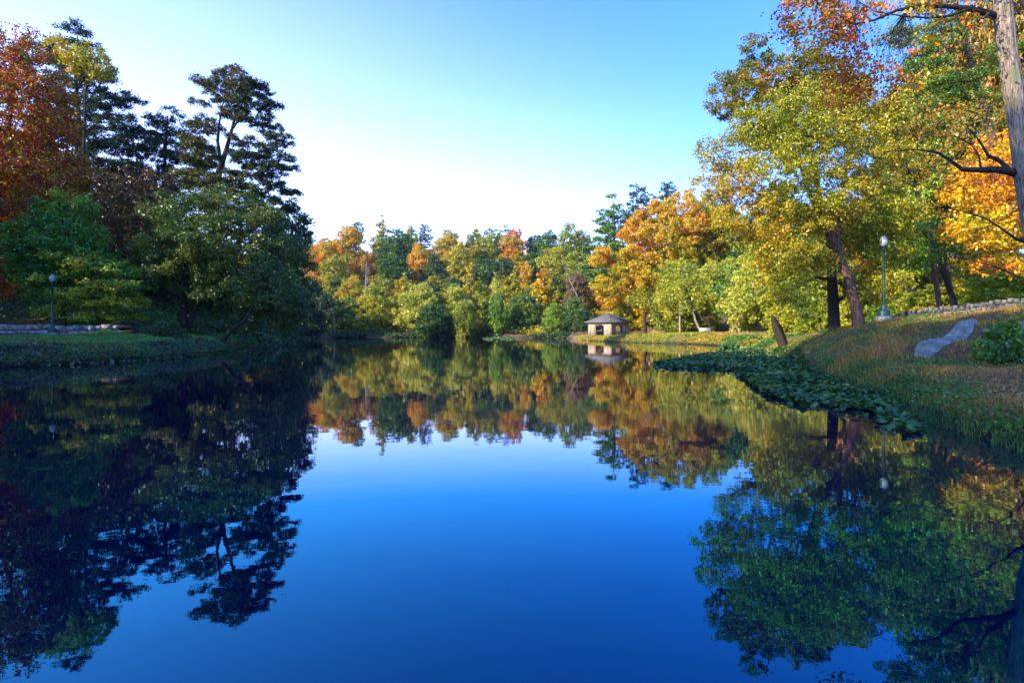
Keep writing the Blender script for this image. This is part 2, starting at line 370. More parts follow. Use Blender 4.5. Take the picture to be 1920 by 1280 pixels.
turf = np.maximum(turf, smooth(60, 45, np.hypot(GX - 26, GY - 60)) * .9)
turf = np.maximum(turf, (smooth(14, 4, np.abs(GX - 24)) * smooth(60, 70, GY) * smooth(125, 112, GY)))
turf = np.maximum(turf, smooth(13, 7, np.hypot(GX + 27, (GY - 36) * .7)) * .7)
turf *= smooth(26, 40, np.hypot(GX, GY)) * .6 + .4
turf = np.where(GY > 130, 0, turf); turf = np.where(GX > 34, turf * .3, turf)
wet = smooth(.5, .05, sdv)
sand = np.maximum(smooth(7, 3, np.hypot((GX - 29.5) * .9, (GY - 128))), smooth(3.5, 2, np.abs(GY - 99 - (GX - 40) * .1)) * smooth(30, 33, GX) * smooth(60, 55, GX)) * .9
sand = np.maximum(sand, smooth(5, 2.5, np.hypot(GX - 14.5, (GY - 121) * .35)) * .6)
g_me = mesh_np('ground', np.stack([GX, GY, GH], -1).reshape(-1, 3), F, ground_mat(),
               {'turf': ('POINT', turf.ravel()), 'wet': ('POINT', wet.ravel()), 'sand': ('POINT', sand.ravel())}, smooth=True)
tag(obj('ground', g_me), kind='structure')

# ------------------------------------------------------------------ water
def water_mat():
    m, N, L, out = new_mat('still_water')
    geo = N.new("ShaderNodeNewGeometry")
    sep = N.new("ShaderNodeSeparateXYZ"); L.new(geo.outputs['Position'], sep.inputs[0])
    X, Y = sep.outputs[0], sep.outputs[1]
    def dist(cx_, cy_):
        dx = math_n(N, L, 'SUBTRACT', X, cx_); dy = math_n(N, L, 'SUBTRACT', Y, cy_)
        return math_n(N, L, 'SQRT', math_n(N, L, 'ADD', math_n(N, L, 'MULTIPLY', dx, dx), math_n(N, L, 'MULTIPLY', dy, dy)))
    def ring(cx_, cy_, r0, width, k, amp):
        d = dist(cx_, cy_); u = math_n(N, L, 'SUBTRACT', d, r0)
        env = math_n(N, L, 'EXPONENT', math_n(N, L, 'MULTIPLY', math_n(N, L, 'MULTIPLY', u, u), -1.0 / (width * width)))
        return math_n(N, L, 'MULTIPLY', math_n(N, L, 'MULTIPLY', math_n(N, L, 'COSINE', math_n(N, L, 'MULTIPLY', u, k)), env), amp)
    def noise(s, stretch, det=2):
        mp = N.new("ShaderNodeMapping"); mp.inputs['Scale'].default_value = (1.0, stretch, 1.0); L.new(geo.outputs['Position'], mp.inputs[0])
        n = N.new("ShaderNodeTexNoise"); n.inputs['Scale'].default_value = s; n.inputs['Detail'].default_value = det; L.new(mp.outputs[0], n.inputs['Vector']); return n.outputs[0]
    h = math_n(N, L, 'MULTIPLY', noise(.9, 1.3), .0020)
    h = math_n(N, L, 'MULTIPLY_ADD', noise(5.0, 1.6), .00022, h)
    # breath of wind in long streaks
    mask = math_n(N, L, 'MULTIPLY_ADD', noise(.045, 3.2, 3), 5.0, -2.55, clamp=True)
    h = math_n(N, L, 'MULTIPLY_ADD', math_n(N, L, 'MULTIPLY', noise(9.0, 1.2, 2), mask), .0011, h)
    h = math_n(N, L, 'ADD', h, math_n(N, L, 'MULTIPLY', ring(.30, 3.22, .52, .022, 150.0, .00012), noise(2.2, 1.0, 2)))
    h = math_n(N, L, 'ADD', h, ring(2.1, 5.0, .30, .40, 70.0, .00004))
    bp = N.new("ShaderNodeBump"); bp.inputs['Strength'].default_value = 1.0; bp.inputs['Distance'].default_value = 1.0
    L.new(h, bp.inputs['Height'])
    fr = N.new("ShaderNodeFresnel"); fr.inputs['IOR'].default_value = 1.78; L.new(bp.outputs[0], fr.inputs['Normal'])
    gl = N.new("ShaderNodeBsdfGlossy"); gl.inputs['Roughness'].default_value = 0.0
    gc = N.new("ShaderNodeMixRGB"); gc.inputs[1].default_value = (.12,.74,1.0,1); gc.inputs[2].default_value = (1.0,.95,.95,1)
    L.new(math_n(N, L, 'MULTIPLY_ADD', fr.outputs[0], 6.0, -1.75, clamp=True), gc.inputs[0]); L.new(gc.outputs[0], gl.inputs['Color'])
    L.new(bp.outputs[0], gl.inputs['Normal'])
    df = N.new("ShaderNodeBsdfDiffuse"); df.inputs['Color'].default_value = (.0001,.002,.022,1)
    mx = N.new("ShaderNodeMixShader"); L.new(fr.outputs[0], mx.inputs[0]); L.new(df.outputs[0], mx.inputs[1]); L.new(gl.outputs[0], mx.inputs[2])
    L.new(mx.outputs[0], out.inputs[0]); return m
w_me = mesh_np('water', [(-60,-16,0),(40,-16,0),(40,175,0),(-60,175,0)], np.array([[0,1,2,3]]), water_mat())
tag(obj('water', w_me), kind='structure')

# ------------------------------------------------------------------ leaves and trees
def unit(v): return v / (np.linalg.norm(v, axis=-1, keepdims=True) + 1e-9)

def leaf_mesh(name, C, L_, rng, mat, bias=None, aspect=.5, flat=.0, szvar=.45):
    n = len(C)
    nr = rng.normal(size=(n, 3))
    if bias is not None: nr = nr * .75 + bias
    nr[:, 2] += flat; nr = unit(nr)
    t = unit(np.cross(nr, rng.normal(size=(n, 3)))); b = np.cross(nr, t)
    s = (L_ * .5 * rng.uniform(1 - szvar, 1 + szvar, n))[:, None]
    V = np.empty((n, 4, 3), np.float32)
    V[:, 0] = C - t * s; V[:, 2] = C + t * s
    V[:, 1] = C + b * s * aspect * 1.1 + nr * s * .22 - t * s * .15; V[:, 3] = C - b * s * aspect * 1.1 + nr * s * .22 - t * s * .15
    return mesh_np(name, V.reshape(-1, 3), np.arange(n * 4).reshape(n, 4), mat, {'leafrand': ('FACE', rng.random(n))})

def lobe_points(lobes, n, shell, rng):
    vol = np.array([a * b * c for _, (a, b, c) in lobes]) ** (2 / 3.0); pick = rng.choice(len(lobes), n, p=vol / vol.sum())
    d = unit(rng.normal(size=(n, 3))); r = (rng.random(n) * (1 - shell ** 3) + shell ** 3) ** (1 / 3.0)
    Cc = np.array([l[0] for l in lobes])[pick]; Rr = np.array([l[1] for l in lobes])[pick]
    return Cc + d * r[:, None] * Rr

def dart(pts, spacing, nmax):
    out = []
    for p in pts:
        if all((p - q) @ (p - q) > spacing * spacing for q in out):
            out.append(p)
            if len(out) >= nmax: break
    return np.array(out)

def skeleton(trunks, tips, rng, tip_r=.02, up=.35, rmax=None, wob=.12, power=.46, seg=5, k_thick=8, dark=False):
    """trunks: list of polylines [(x,y,z,r)...] starting at the base; tips join the nearest suitable node. returns V,Q"""
    nodes = []; par = []; fixed = []
    for tr in trunks:
        tr = np.array(tr, float); prev = -1
        if nodes:
            dd = [np.linalg.norm(nodes[i] - tr[0, :3]) for i in range(len(nodes))]
            if min(dd) < 1.0: prev = int(np.argmin(dd))
        for a in range(len(tr) - 1):
            m = max(2, int(np.linalg.norm(tr[a + 1, :3] - tr[a, :3]) / .6))
            for j in range(m if a < len(tr) - 2 else m + 1):
                f = j / m; p = tr[a] * (1 - f) + tr[a + 1] * f
                nodes.append(p[:3]); par.append(prev); fixed.append(p[3]); prev = len(nodes) - 1
    ntr = len(nodes); zb = nodes[0][2]; zt = max(n[2] for n in nodes)
    NN = list(nodes)
    order = np.argsort([min(np.linalg.norm(t - n) for n in nodes) for t in tips]) if len(tips) else []
    minz = zb + .18 * (zt - zb)
    for i in order:
        t = tips[i]; A = np.array(NN); d = A - t; dist = np.linalg.norm(d, axis=1); hor = np.hypot(d[:, 0], d[:, 1])
        cost = dist + 1.6 * np.clip(A[:, 2] - (t[2] - .35 * hor), 0, None) + np.where(A[:, 2] < minz, 6.0, 0)
        j = int(np.argmin(cost)); p0 = A[j]; L_ = dist[j]
        if L_ < .05: continue
        mid = (p0 + t) / 2 + np.array([0, 0, up * L_ * .3]) + rng.normal(size=3) * wob * L_
        m = max(2, min(seg, int(L_ / .5) + 1)); prev = j
        for s in range(1, m + 1):
            f = s / m; q = (1 - f) ** 2 * p0 + 2 * f * (1 - f) * mid + f * f * t
            if s < m: q = q + rng.normal(size=3) * .03 * L_
            NN.append(q); par.append(prev); fixed.append(0.0); prev = len(NN) - 1
    n = len(NN); cnt = np.zeros(n); has = np.zeros(n, bool)
    for i in range(n):
        if par[i] >= 0: has[par[i]] = True
    for i in range(n - 1, -1, -1):
        if not has[i]: cnt[i] += 1
    # children always come after parents
    for i in range(n - 1, -1, -1):
        if par[i] >= 0: cnt[par[i]] += cnt[i]
    rad = tip_r * np.maximum(cnt, 1) ** power
    fx = np.array(fixed); cap = np.full(n, 1e9)
    for i in range(n):
        if fx[i] > 0: rad[i] = fx[i]
        elif par[i] >= 0: rad[i] = min(rad[i], rad[par[i]] * .82)
    return np.array(NN), np.array(par), rad

def bark_mesh(name, NN, par, rad, mat, k=6, kbig=10):
    E = [(par[i], i) for i in range(len(NN)) if par[i] >= 0]
    E = np.array(E); A = NN[E[:, 0]]; B = NN[E[:, 1]]; ra = np.minimum(rad[E[:, 0]], rad[E[:, 1]] * 1.35); rb = rad[E[:, 1]]
    t = unit(B - A)
    ref = np.where(np.abs(t[:, :1]) < .6, np.array([[1.0, 0, 0]]), np.array([[0, 1.0, 0]]))
    u = unit(np.cross(t, ref)); v = np.cross(t, u)
    B = B + t * rb[:, None] * .35
    V = []; Fq = []; off = 0
    for big in (False, True):
        sel = (rb > .07) if big else (rb <= .07)
        if not sel.any(): continue
        kk = kbig if big else max(3, k - 2)
        a = np.arange(kk) * 2 * math.pi / kk; m = sel.sum()
        cu = np.cos(a)[None, :, None] * u[sel][:, None, :] + np.sin(a)[None, :, None] * v[sel][:, None, :]
        r0 = A[sel][:, None, :] + cu * ra[sel][:, None, None]; r1 = B[sel][:, None, :] + cu * rb[sel][:, None, None]
        VV = np.concatenate([r0, r1], 1).reshape(-1, 3)
        base = np.arange(m)[:, None] * 2 * kk + off; j = np.arange(kk); j1 = (j + 1) % kk
        q = np.stack([base + j, base + j1, base + kk + j1, base + kk + j], -1).reshape(-1, 4)
        V.append(VV); Fq.append(q); off += len(VV)
    return mesh_np(name, np.concatenate(V), np.concatenate(Fq), mat, smooth=True)

def crown_leaves(name, clus, crad, leaf, cover, area, rng, mat, kind='broad', aspect=.5, center=None, hollow=.0):
    w = crad ** 2
    n_tot = int(cover * area / (leaf * leaf * aspect * .5 * .55 + 1e-9)); n_tot = min(n_tot, 260000)
    per = np.maximum(6, (n_tot * w / w.sum())).astype(int)
    if kind == 'pine':
        sprig_n, zf, sg = 14, .72, .17
    else:
        sprig_n, zf, sg = 14, .78, .17
    C = []; Bz = []
    for c, r, n in zip(clus, crad, per):
        sp = unit(rng.normal(size=(sprig_n, 3))) * (rng.random((sprig_n, 1)) ** .4) * r * .9
        sp[:, 2] *= zf
        if kind == 'pine': sp[:, 2] = np.abs(sp[:, 2]) * .9 - .1 * r
        k = rng.integers(0, sprig_n, n)
        q = sp[k] + rng.normal(size=(n, 3)) * np.array([sg, sg, sg * (.6 if kind == 'pine' else .8)]) * r
        C.append(c + q); Bz.append(unit(q + 1e-6))
    C = np.concatenate(C); Bz = np.concatenate(Bz)
    if kind == 'pine': Bz = Bz * .5 + np.array([0, 0, .25])
    else: Bz = Bz * .55 + np.array([0, 0, .35])
    return leaf_mesh(name, C, leaf, rng, mat, bias=Bz, aspect=aspect)

def make_tree(name, base, trunks, lobes, pal, leaf, seed, spacing=1.3, cover=3.2, bark=BARK, kind='broad', shell=.45, crad=(.55, 1.15), tip_r=.018, nmax=260, aspect=None, up=.35, twigs=0, power=.46):
    """all coordinates local to the base; returns the Empty"""
    rng = np.random.default_rng(seed)
    root = empty(name, base)
    pts = lobe_points(lobes, 2500, shell, rng)
    clus = dart(pts, spacing, nmax)
    cr = spacing * rng.uniform(crad[0], crad[1], len(clus))
    tips = clus
    if twigs:
        tips = np.concatenate([clus, np.repeat(clus, twigs, 0) + rng.normal(size=(len(clus) * twigs, 3)) * spacing * .45])
    NN, par, rad = skeleton(trunks, tips, rng, tip_r=tip_r, up=up, power=power)
    obj('trunk', bark_mesh('trunk', NN, par, rad, bark), root)
    area = sum(math.pi * max(a, b) * c for _, (a, b, c) in lobes) * .75
    if aspect is None: aspect = .5 if kind == 'broad' else .28
    obj('crown', crown_leaves('crown', clus, cr, leaf, cover, area, rng, MAT[pal], kind, aspect), root)
    return root

def px_tree(name, label, cat, d, base_px, trunk_px, lobes_px, pal, leaf, seed, group=None, extra_trunks=(), **kw):
    """a near tree described by where its limbs and lobes stand: px are photograph pixels at depth d (+ offset in metres)"""
    b = P(base_px[0], base_px[1], d); b[2] = gz(b[0], b[1]) - .15
    k = d / FPX
    def tr(path): return [(*(P(x, y, d + dd) * np.array([1, 1, 1]) - b), r) for x, y, dd, r in path]
    T0 = tr(trunk_px); T0[0] = (0, 0, 0, T0[0][3]); 
    lo = [(P(x, y, d + dd) - b, (rx * k, rd, ry * k)) for x, y, rx, ry, dd, rd in lobes_px]
    t = make_tree(name, b, [T0] + [tr(e) for e in extra_trunks], lo, pal, leaf, seed, **kw)
    tag(t, label, cat, group); return t

# ---- tree variants shared by the far woods (H metres tall, W wide)
def broad_variant(seed, H, W, leaf, pal='green', low=.22, spacing=1.9, cover=2.6, narrow=False, bark=BARK, trunkr=.26, kind='broad', bare=False, lobn=9):
    rng = np.random.default_rng(seed); lobes = []
    for i in range(lobn):
        f = (i + .5) / lobn; z = H * (low + (1 - low) * (.12 + .78 * f))
        if narrow: rr = W / 2 * (1.02 - f) * .9 + .25
        else: rr = W / 2 * math.sin(math.pi * (.16 + .72 * f)) ** .8
        a = rng.uniform(0, 6.28); o = rr * rng.uniform(.15, .5)
        s = rr * rng.uniform(.48, .75)
        lobes.append((np.array([math.cos(a) * o, math.sin(a) * o, z]), (s, s, H * (1 - low) * rng.uniform(.11, .19))))
    lean = rng.normal(size=2) * .4
    trunk = [(0, 0, 0, trunkr), (lean[0] * .3, lean[1] * .3, H * .3, trunkr * .8), (lean[0], lean[1], H * .62, trunkr * .5), (lean[0] * 1.2, lean[1] * 1.2, H * .86, trunkr * .2)]
    t = make_tree('proto', (0, 0, 0), [trunk], lobes, pal, leaf, seed, spacing=spacing, cover=cover, bark=bark, kind=kind, shell=.35, tip_r=.03)
    return (t, H, W)

def dome_variant(seed, H, W, leaf, spacing=1.5, cover=3.0, pal='pale'):
    rng = np.random.default_rng(seed); lobes = [(np.array([0, 0, H * .45]), (W * .42, W * .42, H * .45))]
    for i in range(7):
        a = i / 7 * 6.28 + rng.uniform(-.3, .3); o = W * .27
        lobes.append((np.array([math.cos(a) * o, math.sin(a) * o, H * rng.uniform(.22, .45)]), (W * .22, W * .22, H * rng.uniform(.2, .32))))
    lobes.append((np.array([rng.uniform(-1, 1), 0, H * .75]), (W * .22, W * .22, H * .24)))
    trunk = [(0, 0, 0, .22), (.2, .1, H * .25, .17), (.1, .3, H * .6, .09)]
    t = make_tree('proto', (0, 0, 0), [trunk], lobes, pal, leaf, seed, spacing=spacing, cover=cover, shell=.5, tip_r=.02)
    return (t, H, W)

def pine_variant(seed, H, W, leaf, crown_from=.5, cover=2.2, dense=False, npad=26):
    rng = np.random.default_rng(seed); lobes = []
    for i in range(npad):
        f = (i + .5) / npad; z = H * (crown_from + (1 - crown_from) * f)
        if dense: rr = W / 2 * (1 - f) ** .75 * .95 + .2
        else: rr = W / 2 * (math.sin(math.pi * (.2 + .72 * f)) ** .7)
        a = i * 2.4 + rng.uniform(-.5, .5); o = rr * rng.uniform(.3, .75)
        s = max(.5, rr * rng.uniform(.32, .5))
        lobes.append((np.array([math.cos(a) * o, math.sin(a) * o, z]), (s, s, s * .38)))
    trunk = [(0, 0, 0, .3), (.3, 0, H * .4, .24), (.1, .2, H * .75, .14), (0, 0, H * .97, .04)]
    t = make_tree('proto', (0, 0, 0), [trunk], lobes, 'pine', leaf, seed, spacing=W * .13, cover=cover, kind='pine', shell=.2, bark=BARK, tip_r=.035, crad=(.7, 1.2), up=-.1)
    return (t, H, W)

VAR = {}
for i in range(5): VAR['broad%d' % i] = broad_variant(100 + i, 16, 12, .48, cover=2.6, spacing=1.6, lobn=11)
for i in range(2): VAR['mid%d' % i] = broad_variant(140 + i, 16, 12, .32, cover=3.0, spacing=1.35, lobn=11)
for i in range(3): VAR['point%d' % i] = broad_variant(120 + i, 12, 5.2, .36, narrow=True, low=.12, spacing=.9, cover=2.8)
for i in range(3): VAR['dome%d' % i] = dome_variant(160 + i, 11, 13, .34)
for i in range(3): VAR['pine%d' % i] = pine_variant(180 + i, 26, 9, .65, crown_from=(.62, .5, .4)[i])
VAR['conifer0'] = pine_variant(190, 24, 13, .55, crown_from=.22, dense=True, npad=60, cover=3.2)
used = set()

def set_pal(root, pal, bark=None):
    for ch in root.children:
        ch.material_slots[0].link = 'OBJECT'
        ch.material_slots[0].material = MAT[pal] if ch.name.startswith('crown') else (bark or BARK)

def far_tree(name, label, var, pal, px, top, wpx, d, cat='tree', group=None, bark=None, base=None):
    root, H, W = VAR[var]
    x = (px - CX) * d / FPX; y = float(d)
    zt = CAMZ - (top - HY) * d / FPX; g = gz(x, y) - .2
    if base is not None: g = base
    if var in used:
        r = root.copy(); link(r)
        for ch in root.children:
            c = ch.copy(); link(c); c.parent = r
    else: used.add(var); r = root
    r.name = name; r.location = (x, y, g)
    rs = random.Random(int(px * 7 + d)); r.rotation_euler = (0, 0, rs.uniform(0, 6.28))
    w = wpx * d / FPX / W; h = max(.15, (zt - g) / H); r.scale = (w, w, h)
    set_pal(r, pal, bark)
    tag(r, label, cat, group); return r
#TREES_BEGIN
HILL = 'trees on the far wooded hill'
ROWS = [
 # skyline of the far hill
 ('broad_tree','orange and red crown at the left end of the far hill','broad0','orange',605,446,62,290),
 ('broad_tree','green treetop tucked left of the red crown on the far hill','broad1','green',572,440,46,296),
 ('broad_tree','bright orange and gold crown left of the tallest yellow tree','broad2','yelora',655,424,78,288),
 ('pine_tree','small dark pine top poking above the orange crown, left part of far hill','pine0','pine',668,417,34,305),
 ('broad_tree','tallest yellow tree on the far hill, a narrow gold spire','point1','yellow',714,402,50,292),
 ('broad_tree','large leafy green tree in front of the tall yellow spire','broad3','green',740,432,100,275),
 ('broad_tree','yellow-tinged green crown just left of the dark round pine','broad4','yelgrn',768,430,56,298),
 ('pine_tree','dark round-topped pine above the middle of the far hill','pine1','pine',796,420,34,300),
 ('broad_tree','yellow crown right of the dark round pine on the skyline','broad0','yellow',836,431,62,290),
 ('broad_tree','gold and orange tree below the yellow skyline crown, centre of the hill','broad1','yellow',862,455,64,270),
 ('broad_tree','green skyline crown at the middle of the far hill','broad2','yelgrn',888,431,52,294),
 ('broad_tree','olive green crown left of the rusty skyline patch','broad3','olive',922,429,60,292),
 ('pine_tree','brownish dark treetop over the orange skyline patch','pine2','brown',953,423,42,302),
 ('broad_tree','orange crown on the skyline right of centre','broad4','orange',966,432,56,290),
 ('broad_tree','dark blue-green crown in the dip of the skyline','broad0','dkgreen',1003,440,50,294),
 ('broad_tree','green rounded crown just right of the skyline dip','broad1','green',1030,432,54,288),
 ('broad_tree','olive and gold crown rising left of the tall conifers','broad2','olive',1066,421,72,270),
 ('broad_tree','small olive treetop touching the conifer edge on the skyline','broad3','yelgrn',1092,432,46,280),
 # second tier
 ('broad_tree','orange tree on the left slope below the red crown','broad4','yelora',596,478,60,250),
 ('broad_tree','yellow-green tree leaning over the left slope, under the orange crowns','broad1','yelgrn',628,478,64,240),
 ('broad_tree','rusty orange tree in the middle of the left slope','broad0','orgbrn',684,470,60,250),
 ('broad_tree','deep green tree below the large green crown','broad2','green',742,478,84,245),
 ('broad_tree','rust-coloured crown halfway up the hill, right of the large green tree','broad3','yelora',783,458,56,262),
 ('broad_tree','tree in the hollow of the hill, its shade put into dark leaves','broad4','dkgreen',812,484,60,250),  # dark green leaves stand in for the shadow in the hollow
 ('broad_tree','golden crown above the shaded hollow','broad2','yellow',858,480,62,250),
 ('broad_tree','tree with leaves darkened as shade, right of the golden crown above the hollow','broad0','dkgreen',905,486,74,250),  # leaf colour darkened in place of the hollow's shadow
 ('broad_tree','leafy tree on the right half of the slope, leaves darkened as shade','broad1','dkgreen',948,484,74,250),  # shadow painted by the dark green palette
 ('broad_tree','small red-orange tree on the right slope','broad2','orange',985,492,36,245),
 ('broad_tree','dark tree left of the pointed pinkish tree','broad3','green',1000,475,60,252),
 ('broad_tree','yellow-green tree right of the dark dip, middle slope','broad4','yelgrn',1040,468,64,248),
 ('broad_tree','golden-brown tree beside the foot of the tall conifer','broad0','olive',1080,470,66,240),
 # third tier
 ('broad_tree','yellow tree trailing down the left slope to the dark bank','mid0','yelgrn',622,512,54,205),
 ('broad_tree','orange and green tree above the dark left bank','mid1','yelgrn',660,515,56,200),
 ('slender_tree','pale yellow and pink slender tree near the bare white snag','point0','pink',690,500,28,195),
 ('broad_tree','green tree between the snag and the little yellow cone','mid0','yelgrn',725,520,52,200),
 ('slender_tree','little bright yellow cone-shaped tree behind the willows','point1','yellow',757,510,44,188),
 ('broad_tree','tree at the bottom of the hollow, leaves darkened as shade','mid1','dkgreen',800,525,70,205),  # hollow's shade painted into the leaves
 ('broad_tree','green tree right of the hollow, above the willows, shadow put into its leaf colour','mid0','dkgreen',850,518,60,208),  # dark palette carries the shadow here too
 ('pointed_tree','yellow-green pointed tree, leftmost of the three cones','point2','yellow',878,498,52,184),
 ('pointed_tree','greener pointed tree, middle one of the three cones','point0','lime',903,500,48,186),
 ('pointed_tree','short blunt pale cone right of the greener cone','point1','pale',931,511,44,184),
 ('pointed_tree','slim yellow-green spire, rightmost of the three cones','point2','yelgrn',967,500,42,184),
 ('broad_tree','dusty pink thin-leaved tree behind the bright green bush','mid1','yelgrn',950,535,60,180),
 ('pointed_tree','tall pinkish-orange pointed tree with thin trunk','point0','yelora',1014,483,62,182),
 ('pointed_tree','green-gold pointed tree touching the pinkish one','point1','yelgrn',1043,484,52,184),
 ('broad_tree','mauve-brown airy tree beside the leaning bare trunk','mid0','pink',1082,510,60,176),
 # shore tier
 ('shore_tree','dark green tree at the left end of the far shore','dome0','dkgreen',612,548,60,168),
 ('shore_tree','deep shaded tree behind the low dam wall','dome1','green',650,560,84,170),
 ('shore_tree','olive and russet tree left of the pale willows','dome2','olive',708,528,92,170),
 ('willow_tree','pale willow dome, left one of the two big willows','dome0','pale',790,530,104,168),
 ('willow_tree','pale willow dome, right one of the two big willows','dome1','pale',852,538,84,170),
 ('shore_tree','dark low tree drooping to the water between the willows','dome2','green',812,566,74,162),
 ('shore_tree','russet-olive tree right of the willows','dome0','olive',893,552,76,172),
 ('round_bush','bright green rounded bush by the far shore, left one','dome1','lime',933,553,44,165),
 ('shore_tree','dark green mass between the two bright bushes','dome2','green',985,545,80,172),
 ('round_bush','bright green rounded bush by the far shore, right one','dome0','lime',1037,567,42,160),
 ('shore_tree','dark green tree left of the stone pavilion','dome1','green',1078,560,66,160),
 ('shore_tree','shadowed low tree right of the bright bush','dome2','dkgreen',1098,578,50,150),
 ('shore_tree','brownish low tree under the willows at the water','dome1','olive',870,566,50,162),
 # right of the conifers
 ('conifer_tree','broad layered green conifer behind the pavilion','conifer0','conif',1150,368,150,186),
 ('pine_tree','tall dark pine standing clear above the orange trees','pine1','pine',1196,347,64,215),
 ('pine_tree','smaller distant pine right of the tall one','pine0','pine',1250,345,52,225),
 ('pine_tree','half-hidden dark pine behind the top of the orange tree','pine2','pine',1228,372,50,222),
 ('broad_tree','yellow-green tree filling the gap right of the orange sycamore top','mid1','yelgrn',1325,358,130,135),
 ('broad_tree','dark green tree between the orange sycamore and the big olive tree','mid0','green',1400,400,130,120),
 ('broad_tree','pale olive rounded tree behind the stone walk','dome2','olive',1288,486,130,118),
 ('broad_tree','light green tree behind the little cream arch','mid0','pale',1372,480,120,104),
 ('broad_tree','yellow leafy tree just right of the pavilion roof','dome1','yelgrn',1192,540,90,142),
 # woods behind the right bank
 ('willow_tree','pale yellow-green cascade of leaves behind the benches','dome1','pale',1450,455,190,84),
 ('willow_tree','sunlit yellow-green foliage behind the dark leaning stump','dome2','olive',1520,490,170,76),
 ('broad_tree','sunlit green tree behind the straight dark trunk','dome0','olive',1590,470,170,70),
 ('broad_tree','rusty mixed tree behind the lamp post','mid1','orgbrn',1660,330,180,68),
 ('broad_tree','green tree above the start of the stone wall','mid0','lime',1700,190,230,62),
 ('broad_tree','tall green tree at the back of the right-hand wood','mid1','yelgrn',1800,40,280,64),
 ('broad_tree','brown and green autumn tree high on the right','mid0','orgbrn',1890,-60,240,56),
 ('shrub','bright green thicket at the right end above the stone wall','dome0','lime',1900,500,190,40),
 ('shrub','yellow-green undergrowth bush right behind the wall middle','dome2','yelgrn',1760,530,150,46),
 ('shrub','low green bush beside the lamp post behind the wall','dome1','lime',1690,555,110,48),
 ('broad_tree','gold tree between the lamp post and the yellow maple','mid1','yellow',1840,420,170,44),
]
for i, r_ in enumerate(ROWS):
    name, label, var, pal, px, top, w, d = r_[:8]
    far_tree(name, label, var, pal, px, top, w, d, cat=('bush' if 'bush' in name or name == 'shrub' else 'tree'), group=HILL if d > 200 else None)

def mass_wood(name, spots, label):
    """a far-off wood that reads as one mass: one mesh"""
    vs = []; fs = []; at = []; off = 0
    rs = np.random.default_rng(5)
    for x, y, h, w in spots:
        me = VAR['broad%d' % rs.integers(0, 5)][0].children
        me = [c for c in me if c.name.startswith('crown')][0].data
        n = len(me.vertices); v = np.empty(n * 3, np.float32); me.vertices.foreach_get('co', v); v = v.reshape(-1, 3)
        a = rs.uniform(0, 6.28); c, s = math.cos(a), math.sin(a)
        v = v @ np.array([[c, s, 0], [-s, c, 0], [0, 0, 1]]) * np.array([w / 12, w / 12, h / 16]) + np.array([x, y, gz(x, y) - .1 * h])
        m = len(me.polygons); lr = np.empty(m, np.float32); me.attributes['leafrand'].data.foreach_get('value', lr)
        vs.append(v); fs.append(np.arange(n).reshape(-1, 4) + off); at.append(lr); off += n
    me = mesh_np(name, np.concatenate(vs), np.concatenate(fs), MAT['mixwood'], {'leafrand': ('FACE', np.concatenate(at))})
    tag(obj(name, me), label, 'wood', kind='stuff')
MAT['mixwood'] = leaf_mat('leaves_mixwood', [(.04,.09,.014),(.09,.15,.016),(.24,.27,.014),(.50,.40,.012),(.62,.27,.010)], scale=.09, contrast=2.0, rand=.6)
MAT['shadewood'] = MAT['mixwood']
rs = random.Random(3)
spots = []
for d, step, h in ((315, 9, 15), (335, 10, 17), (282, 11, 13), (258, 11, 13), (228, 10, 12), (212, 9, 11), (190, 8, 9)):
    x = -d * .45
    while x < d * .42:
        spots.append((x + rs.uniform(-3, 3), d + rs.uniform(-6, 6), h * rs.uniform(.8, 1.1), rs.uniform(10, 13))); x += step
spots = [s for s in spots if shore_sd(np.array([s[0]]), np.array([s[1]]))[0] > 12]
mass_wood('woodland', spots, 'mixed autumn woodland covering the far hill behind the single trees')
spots = []  # includes unseen trees beside and behind the camera, added to shade the banks
for x, y, h, w in ((-30,-24,31,13),(-29,-17,31,13),(-30,-10,31,13),(-29,-3,31,13),(-30,4,31,13),(-31,10,26,12),(-36,-20,31,13),(-37,-12,31,14),(-36,-5,31,14),(-37,3,31,14),(-38,11,31,14),(-42,18,31,13),(-44,28,24,13),(-46,-2,31,14),(-52,20,24,14),(-48,6,26,14),(-52,-8,24,14),(-60,32,26,15),(-72,12,26,16),(-70,45,26,15),(-84,70,26,16),(-66,66,24,15),(-82,95,22,16),(-66,108,20,14),(-58,92,20,14),(-46,-24,24,14),(-62,-30,24,14),(-75,-12,25,15),(-62,150,16,13),(-70,130,18,14),(-58,176,14,13),(-80,160,18,14),
                   (-56,48,20,13),(-90,30,31,16),(-62,78,20,14),(-50,84,16,13),(-52,102,14,12),(-58,118,15,12)):
    spots.append((x, y, h, w))
mass_wood('woodland', spots, 'dark wood closing the view behind the left bank, plus unseen trees added to cast shade')
spots = []
for x, y, h, w in ((64,66,24,15),(78,80,26,16),(56,92,22,14),(70,105,24,15),(52,112,20,14),(64,125,22,15),(80,60,22,15),(58,50,20,14),(64,38,18,13),(50,134,20,14),(62,150,22,15),(78,150,24,15),(46,160,20,14),(60,175,22,15),(80,185,24,15),(50,190,20,14),(38,178,18,13),(90,110,24,16),(95,85,22,15)):
    spots.append((x, y, h, w))
mass_wood('woodland', spots, 'sunlit autumn wood rising behind the right bank')

